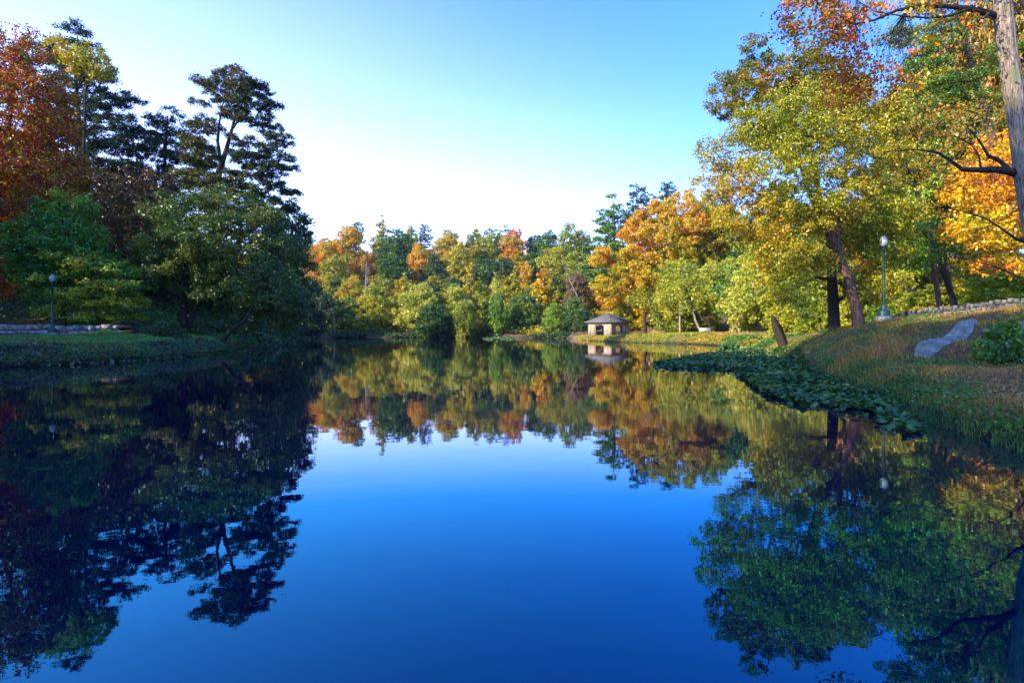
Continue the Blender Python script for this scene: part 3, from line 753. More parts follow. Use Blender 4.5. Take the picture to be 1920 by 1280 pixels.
# ---- near trees on the left, each placed limb by limb
L = 'trees on the shaded left bank'
px_tree('maple_tree','dark red maple crown filling the left edge of the view','tree',50,(-30,632),
        [(-30,632,0,.35),(-20,500,0,.30),(0,350,0,.22),(20,220,0,.12),(25,120,0,.06)],
        [(10,110,70,50,0,3),(60,150,55,55,0,3),(20,220,85,70,-1,4),(95,200,40,60,0,2),(0,330,90,80,-1,4),(60,330,60,60,-1,3),(-10,450,80,80,0,4),(30,500,60,60,0,3)],
        'red',.20,11,group=L,spacing=1.35,cover=2.5,nmax=300)
px_tree('maple_tree','rusty orange and olive tree just right of the dark red maple','tree',54,(70,628),
        [(70,628,0,.25),(80,450,0,.2),(100,300,0,.1),(105,230,0,.05)],
        [(105,240,35,50,0,2),(90,300,55,50,0,3),(110,340,45,40,0,2.5),(80,380,60,45,0,3)],'orgbrn',.24,12,group=L,spacing=1.2,cover=3)
px_tree('maple_tree','bright green maple below the rusty tree on the left','tree',48,(120,628),
        [(120,628,0,.22),(120,520,0,.17),(125,430,0,.1)],
        [(125,395,38,35,0,2),(110,430,55,45,0,3),(140,470,50,50,-1,3),(70,470,40,55,0,3),(110,520,60,40,0,3)],'freshgreen',.20,13,group=L,spacing=1.1,cover=3)
px_tree('dogwood_tree','low layered green and yellow tree right of the left lamp post','tree',47,(170,628),
        [(170,628,0,.2),(175,560,0,.15),(185,500,0,.08)],
        [(160,490,60,12,0,3),(195,508,60,14,-1,3),(150,530,70,14,0,3),(215,540,55,14,-1,3),(180,562,80,14,0,3.5),(235,572,40,12,-1,2.5),(140,585,60,14,0,3),(200,598,60,12,0,3)],
        'freshgreen',.19,14,group=L,spacing=.9,cover=3.2,kind='pine',aspect=.5)
px_tree('tall_pine','tall blue-green pine behind the red maple, its top above the left wood','tree',70,(165,600),
        [(165,600,0,.45),(160,400,0,.38),(150,250,0,.26),(142,140,0,.15),(146,55,0,.05)],
        [(145,55,24,14,0,1.6),(165,75,22,10,0,1.5),(110,78,16,10,0,1.3),(140,100,30,14,0,2),(95,100,22,16,0,2),(130,140,42,18,0,3),(185,150,30,18,0,2.5),(160,180,60,20,0,3.5),(235,190,30,14,0,2),(190,210,60,18,0,3.5),(130,220,50,20,0,3),
         (215,235,50,16,0,3),(160,260,70,20,0,4),(225,275,40,16,0,3),(150,310,70,20,0,4),(240,320,40,16,0,3),(200,345,50,16,0,3)],
        'pine',.28,15,group=L,kind='pine',spacing=1.3,cover=3.6,shell=.25,bark=BARKD,up=-.05)
px_tree('tulip_tree','sunlit yellow treetop against the tall pine in the left wood','tree',66,(150,600),
        [(150,600,0,.3),(155,350,0,.22),(160,180,0,.1),(165,110,0,.04)],
        [(165,100,24,16,0,1.6),(110,88,14,12,0,1),(180,120,32,22,0,2),(195,135,22,16,0,1.8),(150,120,24,20,0,2)],'yellow',.27,16,group=L,spacing=1.1,cover=2.4,bark=BARKD)
px_tree('pine_tree','shorter bushy pine between the tall pine and the spreading pine','tree',74,(300,600),
        [(300,600,0,.35),(305,400,0,.3),(310,280,0,.18),(315,215,0,.05)],
        [(315,215,12,10,0,1),(300,232,30,10,0,2),(340,228,22,10,0,2),(285,255,40,14,0,2.5),(340,260,36,14,0,2.5),(310,285,55,16,0,3),(270,310,40,14,0,3),(350,310,40,16,0,3),(310,340,60,18,0,4),(270,350,30,14,0,3)],
        'pine',.28,17,group=L,kind='pine',spacing=1.25,cover=3.4,shell=.25,bark=BARKD,up=-.05)
px_tree('spreading_pine','big spreading pine with forked bare limbs over the left wood','tree',66,(392,628),
        [(392,628,0,.50),(398,480,0,.44),(406,380,0,.38),(410,325,0,.34),(423,285,0,.24),(437,235,0,.15),(447,190,0,.09),(450,160,0,.04)],
        [(435,145,36,12,0,2.2),(400,160,26,12,0,2),(470,165,36,14,0,2.5),(440,170,50,16,0,3),(410,190,36,12,0,2.5),(490,195,22,14,0,2),(380,198,16,12,0,1.5),(465,205,36,12,0,2.5),(440,218,24,8,0,2),
         (490,235,30,9,0,2.2),(470,232,16,6,0,1.6),(455,265,20,9,0,2),(530,270,24,14,0,2),(500,285,30,12,0,2.5),(540,298,15,12,0,1.4),(470,300,40,13,0,3),(385,235,24,14,0,2.5),(365,270,30,14,0,3),(380,300,40,14,0,3),(520,318,30,11,0,2.2),(480,330,45,12,0,3),(545,358,18,7,0,1.4),(515,352,26,8,0,2),(430,350,50,14,0,3),(370,340,44,14,0,3),(470,368,45,14,0,3),(520,388,24,12,0,2.2),(400,380,50,16,0,3),(490,400,36,14,0,2.5)],
        'piney',.26,18,group=L,kind='pine',spacing=1.05,cover=3.8,shell=.2,bark=BARKD,up=-.05,nmax=320,
        extra_trunks=[[(414,305,0,.2),(408,265,.5,.16),(412,225,0,.10),(420,185,0,.05)],[(412,322,0,.22),(445,322,-.5,.16),(490,335,-.6,.10),(530,355,-.5,.05)],[(437,240,0,.12),(455,215,0,.08),(463,175,0,.04)],[(425,285,0,.12),(470,288,.3,.08),(520,280,.3,.04)]])
px_tree('bare_oak','reddish-brown half-bare tree in the shade behind the green maple','tree',62,(230,615),
        [(230,615,0,.3),(225,500,0,.24),(215,420,0,.14),(220,360,0,.06)],
        [(200,360,70,30,0,4),(280,350,50,26,0,3),(160,395,50,30,0,3),(240,400,70,30,0,4),(300,390,40,30,0,3),(200,440,70,30,0,4)],'brown',.27,19,group=L,spacing=1.4,cover=2.0,tip_r=.03)
px_tree('broad_tree','dark tree filling the shade above the arched footbridge','tree',68,(250,612),
        [(250,612,0,.3),(250,520,0,.24),(255,440,0,.12)],
        [(230,450,70,40,0,4),(290,470,60,40,0,4),(210,510,70,45,0,4),(280,530,70,45,0,4),(230,580,80,30,0,5)],'dkgreen',.3,20,group=L,spacing=1.5,cover=3)
px_tree('alder_tree','wide domed dark olive tree leaning over the left shore','tree',50,(345,633),
        [(345,633,0,.42),(342,570,0,.36),(350,500,0,.26),(365,430,0,.14),(380,385,0,.06)],
        [(385,385,55,30,0,3),(440,400,50,32,0,3),(340,410,45,32,0,3),(490,430,45,36,0,3),(310,460,36,40,0,3),(400,440,80,40,-1,4),(470,480,70,40,-1,4),(350,500,60,40,0,4),(530,490,36,40,0,3),(520,540,44,36,0,3),(440,540,60,30,0,4),(310,535,36,36,2,2.5),(385,570,40,22,2,2.5),(480,585,50,24,1,3),(540,590,24,26,1,2)],
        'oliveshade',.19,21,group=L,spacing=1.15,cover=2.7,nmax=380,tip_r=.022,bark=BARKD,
        extra_trunks=[[(350,632,-.2,.22),(362,585,-.5,.19),(385,550,-.8,.15),(410,515,-1,.11),(440,480,-1,.06)],[(385,550,-.8,.11),(420,548,-.8,.08),(470,535,-1,.04)]])
px_tree('leaning_tree','thin dark tree leaning right over the water below the domed tree','tree',46,(412,641),
        [(412,641,0,.17),(432,620,0,.15),(460,600,0,.12),(480,565,-.3,.09),(505,525,-.5,.05)],
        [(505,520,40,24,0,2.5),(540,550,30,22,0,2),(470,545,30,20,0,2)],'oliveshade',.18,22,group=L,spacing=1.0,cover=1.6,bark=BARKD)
px_tree('shore_tree','blue-green tree with sunlit yellow edge at the tip of the left wood','tree',84,(540,622),
        [(540,622,0,.3),(545,520,0,.22),(548,440,0,.12),(550,400,0,.05)],
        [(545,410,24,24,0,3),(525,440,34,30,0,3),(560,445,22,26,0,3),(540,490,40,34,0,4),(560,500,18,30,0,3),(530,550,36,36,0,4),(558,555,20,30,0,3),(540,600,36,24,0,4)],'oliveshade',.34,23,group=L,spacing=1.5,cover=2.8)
px_tree('shore_tree','low dark tree at the water end of the left wood','tree',120,(585,626),
        [(585,626,0,.25),(588,560,0,.15),(590,520,0,.05)],
        [(575,540,16,20,0,3),(568,570,22,26,0,4),(580,595,26,22,0,4),(575,612,34,14,0,5)],'dkgreen',.42,24,group=L,spacing=1.7,cover=3)

# ---- big trees on the right
px_tree('orange_sycamore','large orange and gold sycamore over the stone walk','tree',133,(1240,627),
        [(1238,627,0,.6),(1228,590,0,.5),(1230,530,0,.38),(1250,460,0,.22),(1260,400,0,.1)],
        [(1275,385,40,26,0,5),(1235,410,40,30,0,6),(1310,410,40,30,0,6),(1200,440,40,34,0,6),(1265,450,60,40,-2,7),(1150,480,42,22,0,5),(1180,500,40,30,0,6),(1225,510,50,36,-2,6),(1300,490,50,40,0,6),(1150,530,38,22,3,5),(1190,552,46,22,5,5),(1140,558,28,20,6,4),(1240,575,40,24,-1,5),(1225,592,26,16,2,4),(1340,440,36,40,2,6)],
        'orange',.36,31,spacing=1.9,cover=3.0,bark=BARKG,nmax=240,tip_r=.035)
px_tree('gray_tree','slim upright tree with straight pale trunk right of the orange sycamore','tree',112,(1275,628),
        [(1275,628,0,.22),(1275,590,0,.19),(1278,540,0,.12),(1285,500,0,.05)],
        [(1275,515,36,24,0,4),(1305,540,36,24,0,4),(1255,550,26,20,0,3)],'olive',.4,32,spacing=1.7,cover=2.2,bark=BARKG)
px_tree('leaning_tree','small tree with trunk leaning left behind the stone walk','tree',106,(1318,628),
        [(1318,628,0,.26),(1305,603,0,.2),(1296,570,0,.12),(1290,540,0,.05)],
        [(1290,540,30,22,0,3),(1325,545,30,24,0,3),(1310,570,34,14,0,3)],'olive',.38,33,spacing=1.6,cover=2,bark=BARKG)
px_tree('forked_tree','dark-limbed tree forking low beside the stone walk','tree',104,(1345,628),
        [(1345,628,0,.24),(1325,602,0,.19),(1312,590,0,.12),(1300,575,0,.05)],
        [(1310,560,26,16,0,2.5),(1340,560,30,16,0,3)],'olive',.38,34,spacing=1.5,cover=1.6,bark=BARKD,
        extra_trunks=[[(1325,602,0,.13),(1335,585,0,.1),(1345,570,0,.04)]])
px_tree('young_tree','thin young tree with green and red leaves left of the cream arch','tree',92,(1374,630),
        [(1374,630,0,.09),(1373,590,0,.07),(1372,540,0,.04),(1370,500,0,.02)],
        [(1370,515,14,18,0,1.6),(1360,545,26,20,0,2),(1385,560,24,20,0,2),(1368,585,24,14,0,2)],'lime',.30,35,spacing=1.1,cover=1.3,bark=BARKG)
px_tree('dark_tree','short dark trunk left of the sycamore on the sandy slope','tree',128,(1210,628),
        [(1210,628,0,.4),(1209,600,0,.34),(1208,570,0,.2)],
        [(1205,565,26,20,0,3),(1225,570,26,18,0,3)],'yelgrn',.44,36,spacing=1.8,cover=2,bark=BARKD)
# big olive tree with the leaning trunk
px_tree('big_leaning_tree','great olive-gold tree with thick red-brown trunk leaning left','tree',31,(1612,612),
        [(1614,612,0,.33),(1604,570,0,.25),(1590,520,0,.225),(1570,470,.2,.19),(1545,415,.3,.15),(1520,370,.4,.10),(1500,310,.4,.07),(1495,240,.3,.04)],
        [(1500,200,60,34,0,1.8),(1580,190,60,40,0,1.8),(1650,230,50,44,0,1.8),(1430,235,60,44,0,1.8),(1520,270,80,50,-1,2.2),(1390,285,50,40,0,1.5),(1340,290,40,30,0,1.0),(1620,300,80,50,-.5,2.2),(1350,345,45,30,0,1.2),(1440,340,80,50,-1.2,2.0),(1540,365,90,46,-1.0,2.0),(1650,380,60,50,0,2),(1420,415,60,40,-.5,1.8),(1490,440,70,44,-.9,1.8),(1600,440,70,46,1.6,1.6),(1460,490,50,34,0,1.6),(1530,500,50,26,1.0,1.2),(1660,450,50,50,.8,1.6),(1640,530,50,34,.8,1.6),(1480,540,36,26,0,1.2)],
        'bigmix',.12,41,spacing=.80,cover=2.1,nmax=520,bark=BARKR,tip_r=.011,twigs=2,power=.42,
        extra_trunks=[[(1545,415,.3,.12),(1500,405,-.2,.10),(1455,385,-.4,.07),(1400,350,-.4,.045),(1345,310,-.3,.02)],[(1570,470,.2,.13),(1575,400,.4,.10),(1585,330,.4,.07),(1600,260,.4,.04)],[(1590,520,0,.06),(1605,500,-.2,.05),(1625,490,-.3,.03)]])
px_tree('straight_dark_trunk','straight dark-trunked tree left of the leaning trunk','tree',35,(1566,628),
        [(1566,628,0,.36),(1563,590,0,.30),(1561,540,0,.28),(1560,525,0,.25),(1556,470,.3,.18),(1550,400,.3,.12)],
        [(1515,500,45,22,1.2,1.2),(1470,515,40,18,0,1.2),(1560,440,60,40,1,1.8),(1480,440,60,40,1.5,1.8),(1430,480,40,34,1,1.5)],'olive',.15,42,spacing=.95,cover=1.6,bark=BARKD,tip_r=.016,twigs=1,
        extra_trunks=[[(1561,530,0,.12),(1575,528,-.3,.12),(1584,540,-.3,.11),(1583,555,-.3,.10),(1570,565,-.1,.09)],[(1560,525,0,.08),(1530,520,-.3,.06),(1495,540,-.5,.03)]])
px_tree('oak_tree','dark green oak top with rusty tips above the olive tree','tree',40,(1572,622),
        [(1572,622,0,.2),(1562,500,0,.18),(1530,330,0,.15),(1480,220,0,.1),(1420,120,0,.04)],
        [(1412,95,18,22,0,.9),(1425,130,34,28,0,1.3),(1370,155,26,18,0,1.2),(1400,190,44,30,0,1.6),(1465,170,50,34,0,1.8),(1520,150,50,34,0,1.8),(1570,180,50,34,0,1.8),(1500,110,30,18,0,1.2),(1350,205,20,14,0,.8),(1460,240,60,40,.5,2),(1560,240,60,40,.5,2)],
        'oak',.15,43,spacing=.80,cover=4.0,bark=BARKD,tip_r=.014,twigs=1)
px_tree('pine_tree','tall pine with bare leaning trunk behind the red branch on the right','tree',42,(1880,560),
        [(1880,560,0,.3),(1875,400,0,.27),(1860,260,0,.24),(1830,150,0,.20),(1800,50,0,.16),(1785,-40,0,.1)],
        [(1760,100,50,12,0,2),(1720,130,40,10,0,2),(1790,150,50,12,0,2),(1730,170,50,12,0,2),(1770,190,60,14,0,2),(1700,215,40,12,0,2),(1860,110,50,14,0,2),(1880,180,40,14,0,2),(1760,60,50,14,0,2),(1720,250,50,12,0,2),(1800,20,60,16,0,2),(1740,10,40,12,0,2),(1690,70,30,10,0,1.6)],
        'greenpine',.20,44,kind='pine',spacing=.9,cover=3.2,shell=.25,bark=BARKR,up=-.05)
px_tree('yellow_maple','glowing yellow and orange maple at the right edge','tree',30,(1985,585),
        [(1985,585,0,.3),(1960,480,0,.22),(1930,380,0,.14),(1900,300,0,.06)],
        [(1880,275,40,24,0,1.4),(1920,300,40,30,0,1.5),(1860,320,50,26,0,1.5),(1810,370,40,20,0,1.2),(1880,370,60,30,0,1.8),(1830,410,50,24,0,1.5),(1900,430,50,40,0,1.6),(1850,450,50,22,0,1.3),(1800,430,36,18,0,1),(1890,490,44,24,0,1.4),(1950,350,40,60,0,1.6)],
        'mapylw',.15,45,spacing=.85,cover=1.6,tip_r=.012,twigs=1)
px_tree('leaning_tree','dark slanting trunk with rusty leaves between the olive tree and the maple','tree',38,(1800,585),
        [(1790,585,0,.18),(1765,500,0,.16),(1740,420,0,.14),(1715,350,0,.12),(1690,290,0,.08),(1670,230,0,.04)],
        [(1680,240,50,30,0,1.4),(1720,300,60,36,0,1.5),(1780,330,50,36,0,1.5),(1740,230,50,30,0,1.4),(1660,330,36,36,0,1.2),(1830,230,50,40,1,1.5),(1770,420,40,30,0,1.3)],
        'orgbrn',.18,46,spacing=.95,cover=.9,bark=BARKD,tip_r=.02,twigs=2)
px_tree('slim_tree','pinkish sunlit trunk standing just behind the stone wall, left one','tree',36,(1764,580),
        [(1764,580,0,.17),(1758,545,0,.15),(1750,500,0,.12),(1745,440,0,.08)],
        [(1740,440,40,30,0,1.4),(1780,470,40,26,0,1.4),(1720,480,36,24,0,1.2)],'lime',.17,47,spacing=.95,cover=1.4,bark=BARKR)
px_tree('slim_tree','darker trunk standing just behind the stone wall, right one','tree',38,(1790,578),
        [(1790,578,0,.16),(1782,540,0,.15),(1774,500,0,.12),(1770,450,0,.06)],
        [(1790,460,44,30,0,1.4),(1830,500,40,26,0,1.4)],'yelgrn',.17,48,spacing=.95,cover=1.4,bark=BARKR)
#TREES_END

# ------------------------------------------------------------------ foreground tree at the right edge
def foreground_tree():
    d = 15.0; b = P(1975, 640, d); b[2] = gz(b[0], b[1]) - .2
    root = empty('foreground_tree', b)
    tag(root, 'thick furrowed trunk at the right edge with crooked bare limbs and red leaves', 'tree')
    def tr(path): return [(*(P(x, y, d + dd) * np.array([1, 1, 1]) - b), r) for x, y, dd, r in path]
    main = tr([(1975,640,0,.33),(1958,540,0,.30),(1943,450,0,.27),(1931,380,0,.255),(1921,320,0,.25),(1910,230,0,.24),(1898,150,0,.235),(1887,80,0,.235),(1881,20,0,.225),(1876,-60,0,.19),(1870,-170,0,.13)])
    rng = np.random.default_rng(77)
    # trunk: one smooth tapered tube with furrows
    mp = []; mr = []
    A = np.array(main)
    for i in range(len(A) - 1):
        for j in range(8):
            f = j / 8; q = A[i] * (1 - f) + A[i + 1] * f; mp.append(q[:3]); mr.append(.86 * q[3] * (1 + .03 * math.sin(q[2] * 3.1)))
    mp.append(A[-1, :3]); mr.append(A[-1, 3])
    k = 44; a = np.arange(k) * 2 * math.pi / k; V = []; Q = []
    for i, (p, r) in enumerate(zip(mp, mr)):
        fur = 1 + .05 * np.sin(a * 11 + math.sin(p[2] * 1.7) * 1.2) + .03 * np.sin(a * 17 + p[2] * 1.1) + rng.normal(0, .022, k)
        V += [(p[0] + r * fr_ * math.cos(t), p[1] + r * fr_ * math.sin(t), p[2]) for t, fr_ in zip(a, fur)]
    for i in range(len(mp) - 1):
        for j in range(k): Q.append((i * k + j, i * k + (j + 1) % k, (i + 1) * k + (j + 1) % k, (i + 1) * k + j))
    m = MB(); m.add(V, Q); m.build('trunk', BARKF, root, smooth=True)
    # limbs, each with its own twigs
    def limb(paths, tipsbox, n, seed, tip_r=.006, twigs=2, mat=BARKD):
        rg = np.random.default_rng(seed); tips = []
        for (x0, x1, y0, y1, dd) in tipsbox:
            q = rg.random((n, 3)); tips += [P(x0 + (x1 - x0) * u, y0 + (y1 - y0) * v, d + dd * (2 * w - 1)) - b for u, v, w in q]
        tips = np.array(tips); tt = np.concatenate([tips, np.repeat(tips, twigs, 0) + rg.normal(size=(len(tips) * twigs, 3)) * .22])
        NN, par, rad = skeleton([[(x, y, z, r * .80) for x, y, z, r in tr(p)] for p in paths], tt, rg, tip_r=tip_r * .9, up=.25, wob=.16, power=.44)
        obj('limb', bark_mesh('limb', NN, par, rad, mat, k=6), root)
        return tips
    limb([[(1922,336,.35,.12),(1898,323,.05,.115),(1870,318,-.2,.105),(1840,319,-.3,.085),(1805,318,-.4,.07),(1780,300,-.4,.05),(1760,287,-.5,.04),(1720,280,-.5,.022),(1660,285,-.6,.010)],
          [(1895,320,-.1,.09),(1872,300,0,.075),(1853,292,0,.055),(1835,262,0,.035),(1815,240,.1,.02)],
          [(1840,319,-.3,.04),(1835,290,-.3,.03),(1820,270,-.2,.022),(1790,255,-.3,.015)]],
         [(1640,1800,225,330,1.0),(1760,1850,215,300,.8),(1580,1700,270,350,.8)], 16, 5)
    limb([[(1925,452,0,.10),(1905,448,-.1,.05),(1880,430,-.2,.035),(1850,410,-.2,.025),(1800,395,-.3,.015),(1750,385,-.3,.008)]],
         [(1740,1880,370,440,.6)], 9, 6)
    limb([[(1938,560,0,.05),(1910,520,-.1,.03),(1880,505,-.2,.022),(1840,492,-.2,.015),(1790,480,-.3,.01),(1755,462,-.3,.006)]],
         [(1745,1880,455,520,.4)], 6, 9, twigs=1)
    t2 = limb([[(1892,48,.35,.12),(1860,28,.0,.105),(1820,16,-.3,.09),(1770,12,-.4,.07),(1720,12,-.5,.055),(1680,20,-.6,.045),(1640,38,-.7,.035),(1600,46,-.8,.028),(1575,30,-.8,.02),(1555,10,-.8,.012)],
               [(1820,16,-.3,.05),(1780,30,-.5,.04),(1740,34,-.6,.032),(1690,30,-.8,.025),(1640,22,-.9,.016),(1590,-10,-.9,.01)],
               [(1855,26,-.2,.05),(1820,50,-.3,.035),(1800,80,-.4,.02),(1770,110,-.5,.012)]],
              [(1470,1600,-20,60,.8),(1500,1700,-40,90,1.0),(1600,1760,60,150,.9),(1540,1680,80,150,.8),(1700,1860,-60,60,.9)], 17, 7)
    limb([[(1872,-100,0,.15),(1890,-40,-.2,.11),(1925,10,-.4,.09),(1990,30,-.5,.06)]], [(1930,2050,-30,80,.8)], 8, 8)
    # loose red and orange leaves hanging on the upper limb
    rg = np.random.default_rng(21); C = []
    for (x0, x1, y0, y1, n, dd) in ((1465,1600,-15,80,1900,.8),(1500,1740,-60,40,1700,.9),(1560,1740,60,200,1100,.9),(1490,1620,60,140,1000,.7),(1540,1680,110,175,700,.6),(1700,1850,-80,60,900,.9),(1760,1800,60,130,60,.6),(1455,1500,25,80,260,.4)):
        cl = np.stack([rg.uniform(x0, x1, 30), rg.uniform(y0, y1, 30), rg.uniform(-dd, dd, 30)], -1)
        cl = cl[:max(8, min(30, int(abs(x1 - x0) / 6)))]
        kx = rg.integers(0, len(cl), n); q = cl[kx] + rg.normal(size=(n, 3)) * np.array([13, 9, .2])
        C += [P(x, y, d + z) - b for x, y, z in q]
    me = leaf_mesh('crown', np.array(C), .075, rg, MAT['redleaf'], aspect=.8, szvar=.35)
    obj('crown', me, root)
MAT['redleaf'] = leaf_mat('leaves_redleaf', [(.30,.34,.015),(.60,.40,.012),(.66,.22,.012),(.62,.10,.012),(.46,.05,.015)], scale=.9, rand=.7, gloss=.03)
foreground_tree()

# ------------------------------------------------------------------ dead snags, leaning stump, bare trees
def snag(name, label, cat, d, paths, n, box, seed, mat, tip_r=.02, top_k=None):
    b = P(paths[0][0][0], paths[0][0][1], d); b[2] = gz(b[0], b[1]) - .15
    rg = np.random.default_rng(seed); root = empty(name, b)
    pl = [[(*(P(x, y, d + dd) - b), r) for x, y, dd, r in p] for p in paths]; pl[0][0] = (0, 0, 0, pl[0][0][3])
    tips = np.array([P(rg.uniform(box[0], box[1]), rg.uniform(box[2], box[3]), d + rg.uniform(-1, 1)) - b for _ in range(n)]) if n else np.zeros((0, 3))
    NN, par, rad = skeleton(pl, tips, rg, tip_r=tip_r)
    obj('trunk', bark_mesh('trunk', NN, par, rad, mat, k=5), root); tag(root, label, cat)
snag('bare_snag','bare whitish tree standing among the yellow trees left of centre','dead tree',186,[[(688,560,0,.2),(686,530,0,.15),(687,490,0,.05)]],40,(674,700,488,545),1,BARKG,.035)
snag('bare_tree','leaning bare gray tree right of the pointed orange tree','dead tree',172,[[(1098,600,0,.16),(1085,560,0,.13),(1068,525,0,.09),(1056,495,0,.04)]],50,(1050,1095,490,545),2,BARKG,.045)
snag('bare_tree','small bare tree with pale forked stems by the dam wall','dead tree',160,[[(628,626,0,.08),(627,600,0,.06),(624,575,0,.03)]],14,(614,640,572,610),3,BARKG,.035)

def stump():
    d = 38.0; x, y = (1472 - CX) * d / FPX, d; g = gz(x, y) - .15
    root = empty('leaning_stump', (x, y, g)); tag(root, 'dark broken tree trunk leaning left out of the grass, tapered to a point', 'dead trunk')
    m = MB(); top = P(1447, 588, d) - np.array([x, y, g]); rg = np.random.default_rng(4)
    pts = [np.array([0, 0, 0]), top * .12 + np.array([-.0, 0, 0]), top * .35, top * .6, top * .8, top * .92, top]
    k = 16; a = np.arange(k) * 2 * math.pi / k; V = []; Q = []
    for i, (p, r) in enumerate(zip(pts, (.36, .32, .30, .27, .19, .10, .01))):
        f = r * (1 + .12 * np.sin(a * 3 + i * .4) + rg.normal(0, .05, k))
        V += [(p[0] + q * math.cos(t) * (1.0), p[1] + q * math.sin(t), p[2]) for q, t in zip(f, a)]
    for i in range(len(pts) - 1):
        for j in range(k): Q.append((i * k + j, i * k + (j + 1) % k, (i + 1) * k + (j + 1) % k, (i + 1) * k + j))
    m.add(V, Q); m.build('trunk', BARKD, root)
stump()

# ------------------------------------------------------------------ lamp posts
def lamp(label, px, d, height, name='street_lamp', plinth=True):
    x = (px - CX) * d / FPX; g = gz(x, d) - .05
    r = empty(name, (x, d, g)); tag(r, label, 'lamp post', group='park lamp posts')
    s = height / 4.2
    if plinth:
        m = MB(); m.lathe([(.0,-.3),(.42,-.3),(.40,.10),(.36,.22),(.34,.27),(0,.27)], k=12); m.build('plinth', CONC, r, smooth=False)
    z0 = .27 if plinth else 0
    m = MB(); m.lathe([(.30,z0),(.31,z0+.06),(.27,z0+.10),(.27,z0+.20),(.20,z0+.30),(.13,z0+.40),(.13,z0+.46),(.095,z0+.52),(.085,z0+.60),(0,z0+.60)], k=20); m.build('base', GREENP, r, smooth=True)
    zt = height - .62 * s
    m = MB(); m.lathe([(.075,z0+.55),(.068,z0+1.2),(.058,zt-.12),(.085,zt-.10),(.085,zt-.06),(.055,zt-.03),(.055,zt)], k=16)
    m.build('pole', GREENP, r, smooth=True)
    m = MB(); m.lathe([(.05,zt-.02),(.12,zt+.02),(.14,zt+.06),(.10,zt+.09),(.0,zt+.09)], k=16); m.build('lantern_collar', BLACKM, r, smooth=True)
    m = MB(); m.lathe([(.10,zt+.08),(.155,zt+.14),(.185,zt+.26),(.180,zt+.36),(.15,zt+.42),(.155,zt+.44),(.12,zt+.49),(.06,zt+.545),(.02,zt+.56)], k=20)
    gl = m.build('lantern_globe', GLOBE, r, smooth=True)
    m = MB(); m.lathe([(.02,zt+.55),(.028,zt+.575),(.012,zt+.59),(.016,zt+.605),(0,zt+.63)], k=10); m.build('finial', GLOBE, gl, smooth=True)
lamp('green metal lamp post with pale glass globe at the start of the right stone wall', 1657, 30, 4.25)
lamp('lamp post with white globe on a round concrete base by the left stone wall', 98, 43, 4.45)
lamp('slim dark green post on the sandy slope right of the pavilion', 1218, 122, 4.3, plinth=False)

# ------------------------------------------------------------------ stone walls
def stone_wall(label, p0, p1, h, mode, seed, bulge=0.0, name='stone_wall', mat=None, thick=.4):
    """p0,p1 (x,y); stones follow the ground between them"""
    rg = np.random.default_rng(seed); L_ = math.hypot(p1[0] - p0[0], p1[1] - p0[1]); a = math.atan2(p1[1] - p0[1], p1[0] - p0[0])
    nrm = np.array([-math.sin(a), math.cos(a)])
    c0 = np.array([p0[0], p0[1], gz(*p0)]); r = empty(name, c0); tag(r, label, 'wall')
    def at(s, z):
        q = np.array(p0) + (np.array(p1) - np.array(p0)) * (s / L_) + nrm * bulge * math.sin(math.pi * s / L_)
        g = gz(q[0], q[1]); return np.array([q[0] - c0[0], q[1] - c0[1], g + z - c0[2]])
    core = MB(); st = MB()
    n = max(2, int(L_ / 1.0)); 
    for i in range(n):
        s = (i + .5) * L_ / n; core.box(at(s, h / 2 - .15), (L_ / n * .999, thick * .8, h * .96 + .1), rz=a)
    zrows = [(0, h * .48), (h * .5, h * .98)] if mode == 'rubble' else [(0, h * .55)]
    for z0, z1 in zrows:
        s = 0
        while s < L_:
            w = rg.uniform(.25, .75) if mode == 'rubble' else rg.uniform(.18, .4)
            hh = (z1 - z0) * rg.uniform(.85, 1.02)
            st.box(at(s + w / 2, z0 + hh / 2), (w - .03, thick + rg.uniform(-.03, .05), hh - .02), rz=a, jit=.018, rng=rg); s += w
    if mode != 'rubble':
        s = 0
        while s < L_:                              # coping of upright stones
            w = rg.uniform(.08, .20); hh = h * rg.uniform(.33, .5)
            st.box(at(s + w / 2, h * .56 + hh / 2), (w - .025, thick + .05, hh), rz=a, tilt=rg.uniform(-.05, .05), jit=.012, rng=rg); s += w + rg.uniform(.01, .09)
    core.build('mortar', STONED, r); st.build('stones', STONE if mat is None else STONEP, r)
def WX(px, d): return ((px - CX) * d / FPX, d)
stone_wall('low pale stone wall behind the left lamp post', WX(-40, 44), WX(217, 44.5), .78, 'rubble', 1, mat='pale')
stone_wall('low wall with upright coping stones climbing to the right edge', WX(1680, 31.5), (24.6, 25.0), .50, 'coping', 2, bulge=.5)
stone_wall('low mossy stone dam wall at the far left end of the pond', WX(584, 164), WX(752, 168), .75, 'rubble', 3, thick=.6)
stone_wall('row of pale kerb stones along the foot of the left wall', WX(-40, 42.6), WX(285, 43.0), .16, 'rubble', 4, name='stone_edging', thick=.22)
stone_wall('pale stone edging along the walk behind the benches', WX(1320, 103), WX(1405, 100), .28, 'rubble', 5, name='stone_edging')
stone_wall('long pale stone edging between the stump and the straight trunk', WX(1500, 80), WX(1562, 78), .34, 'rubble', 6, name='stone_edging')

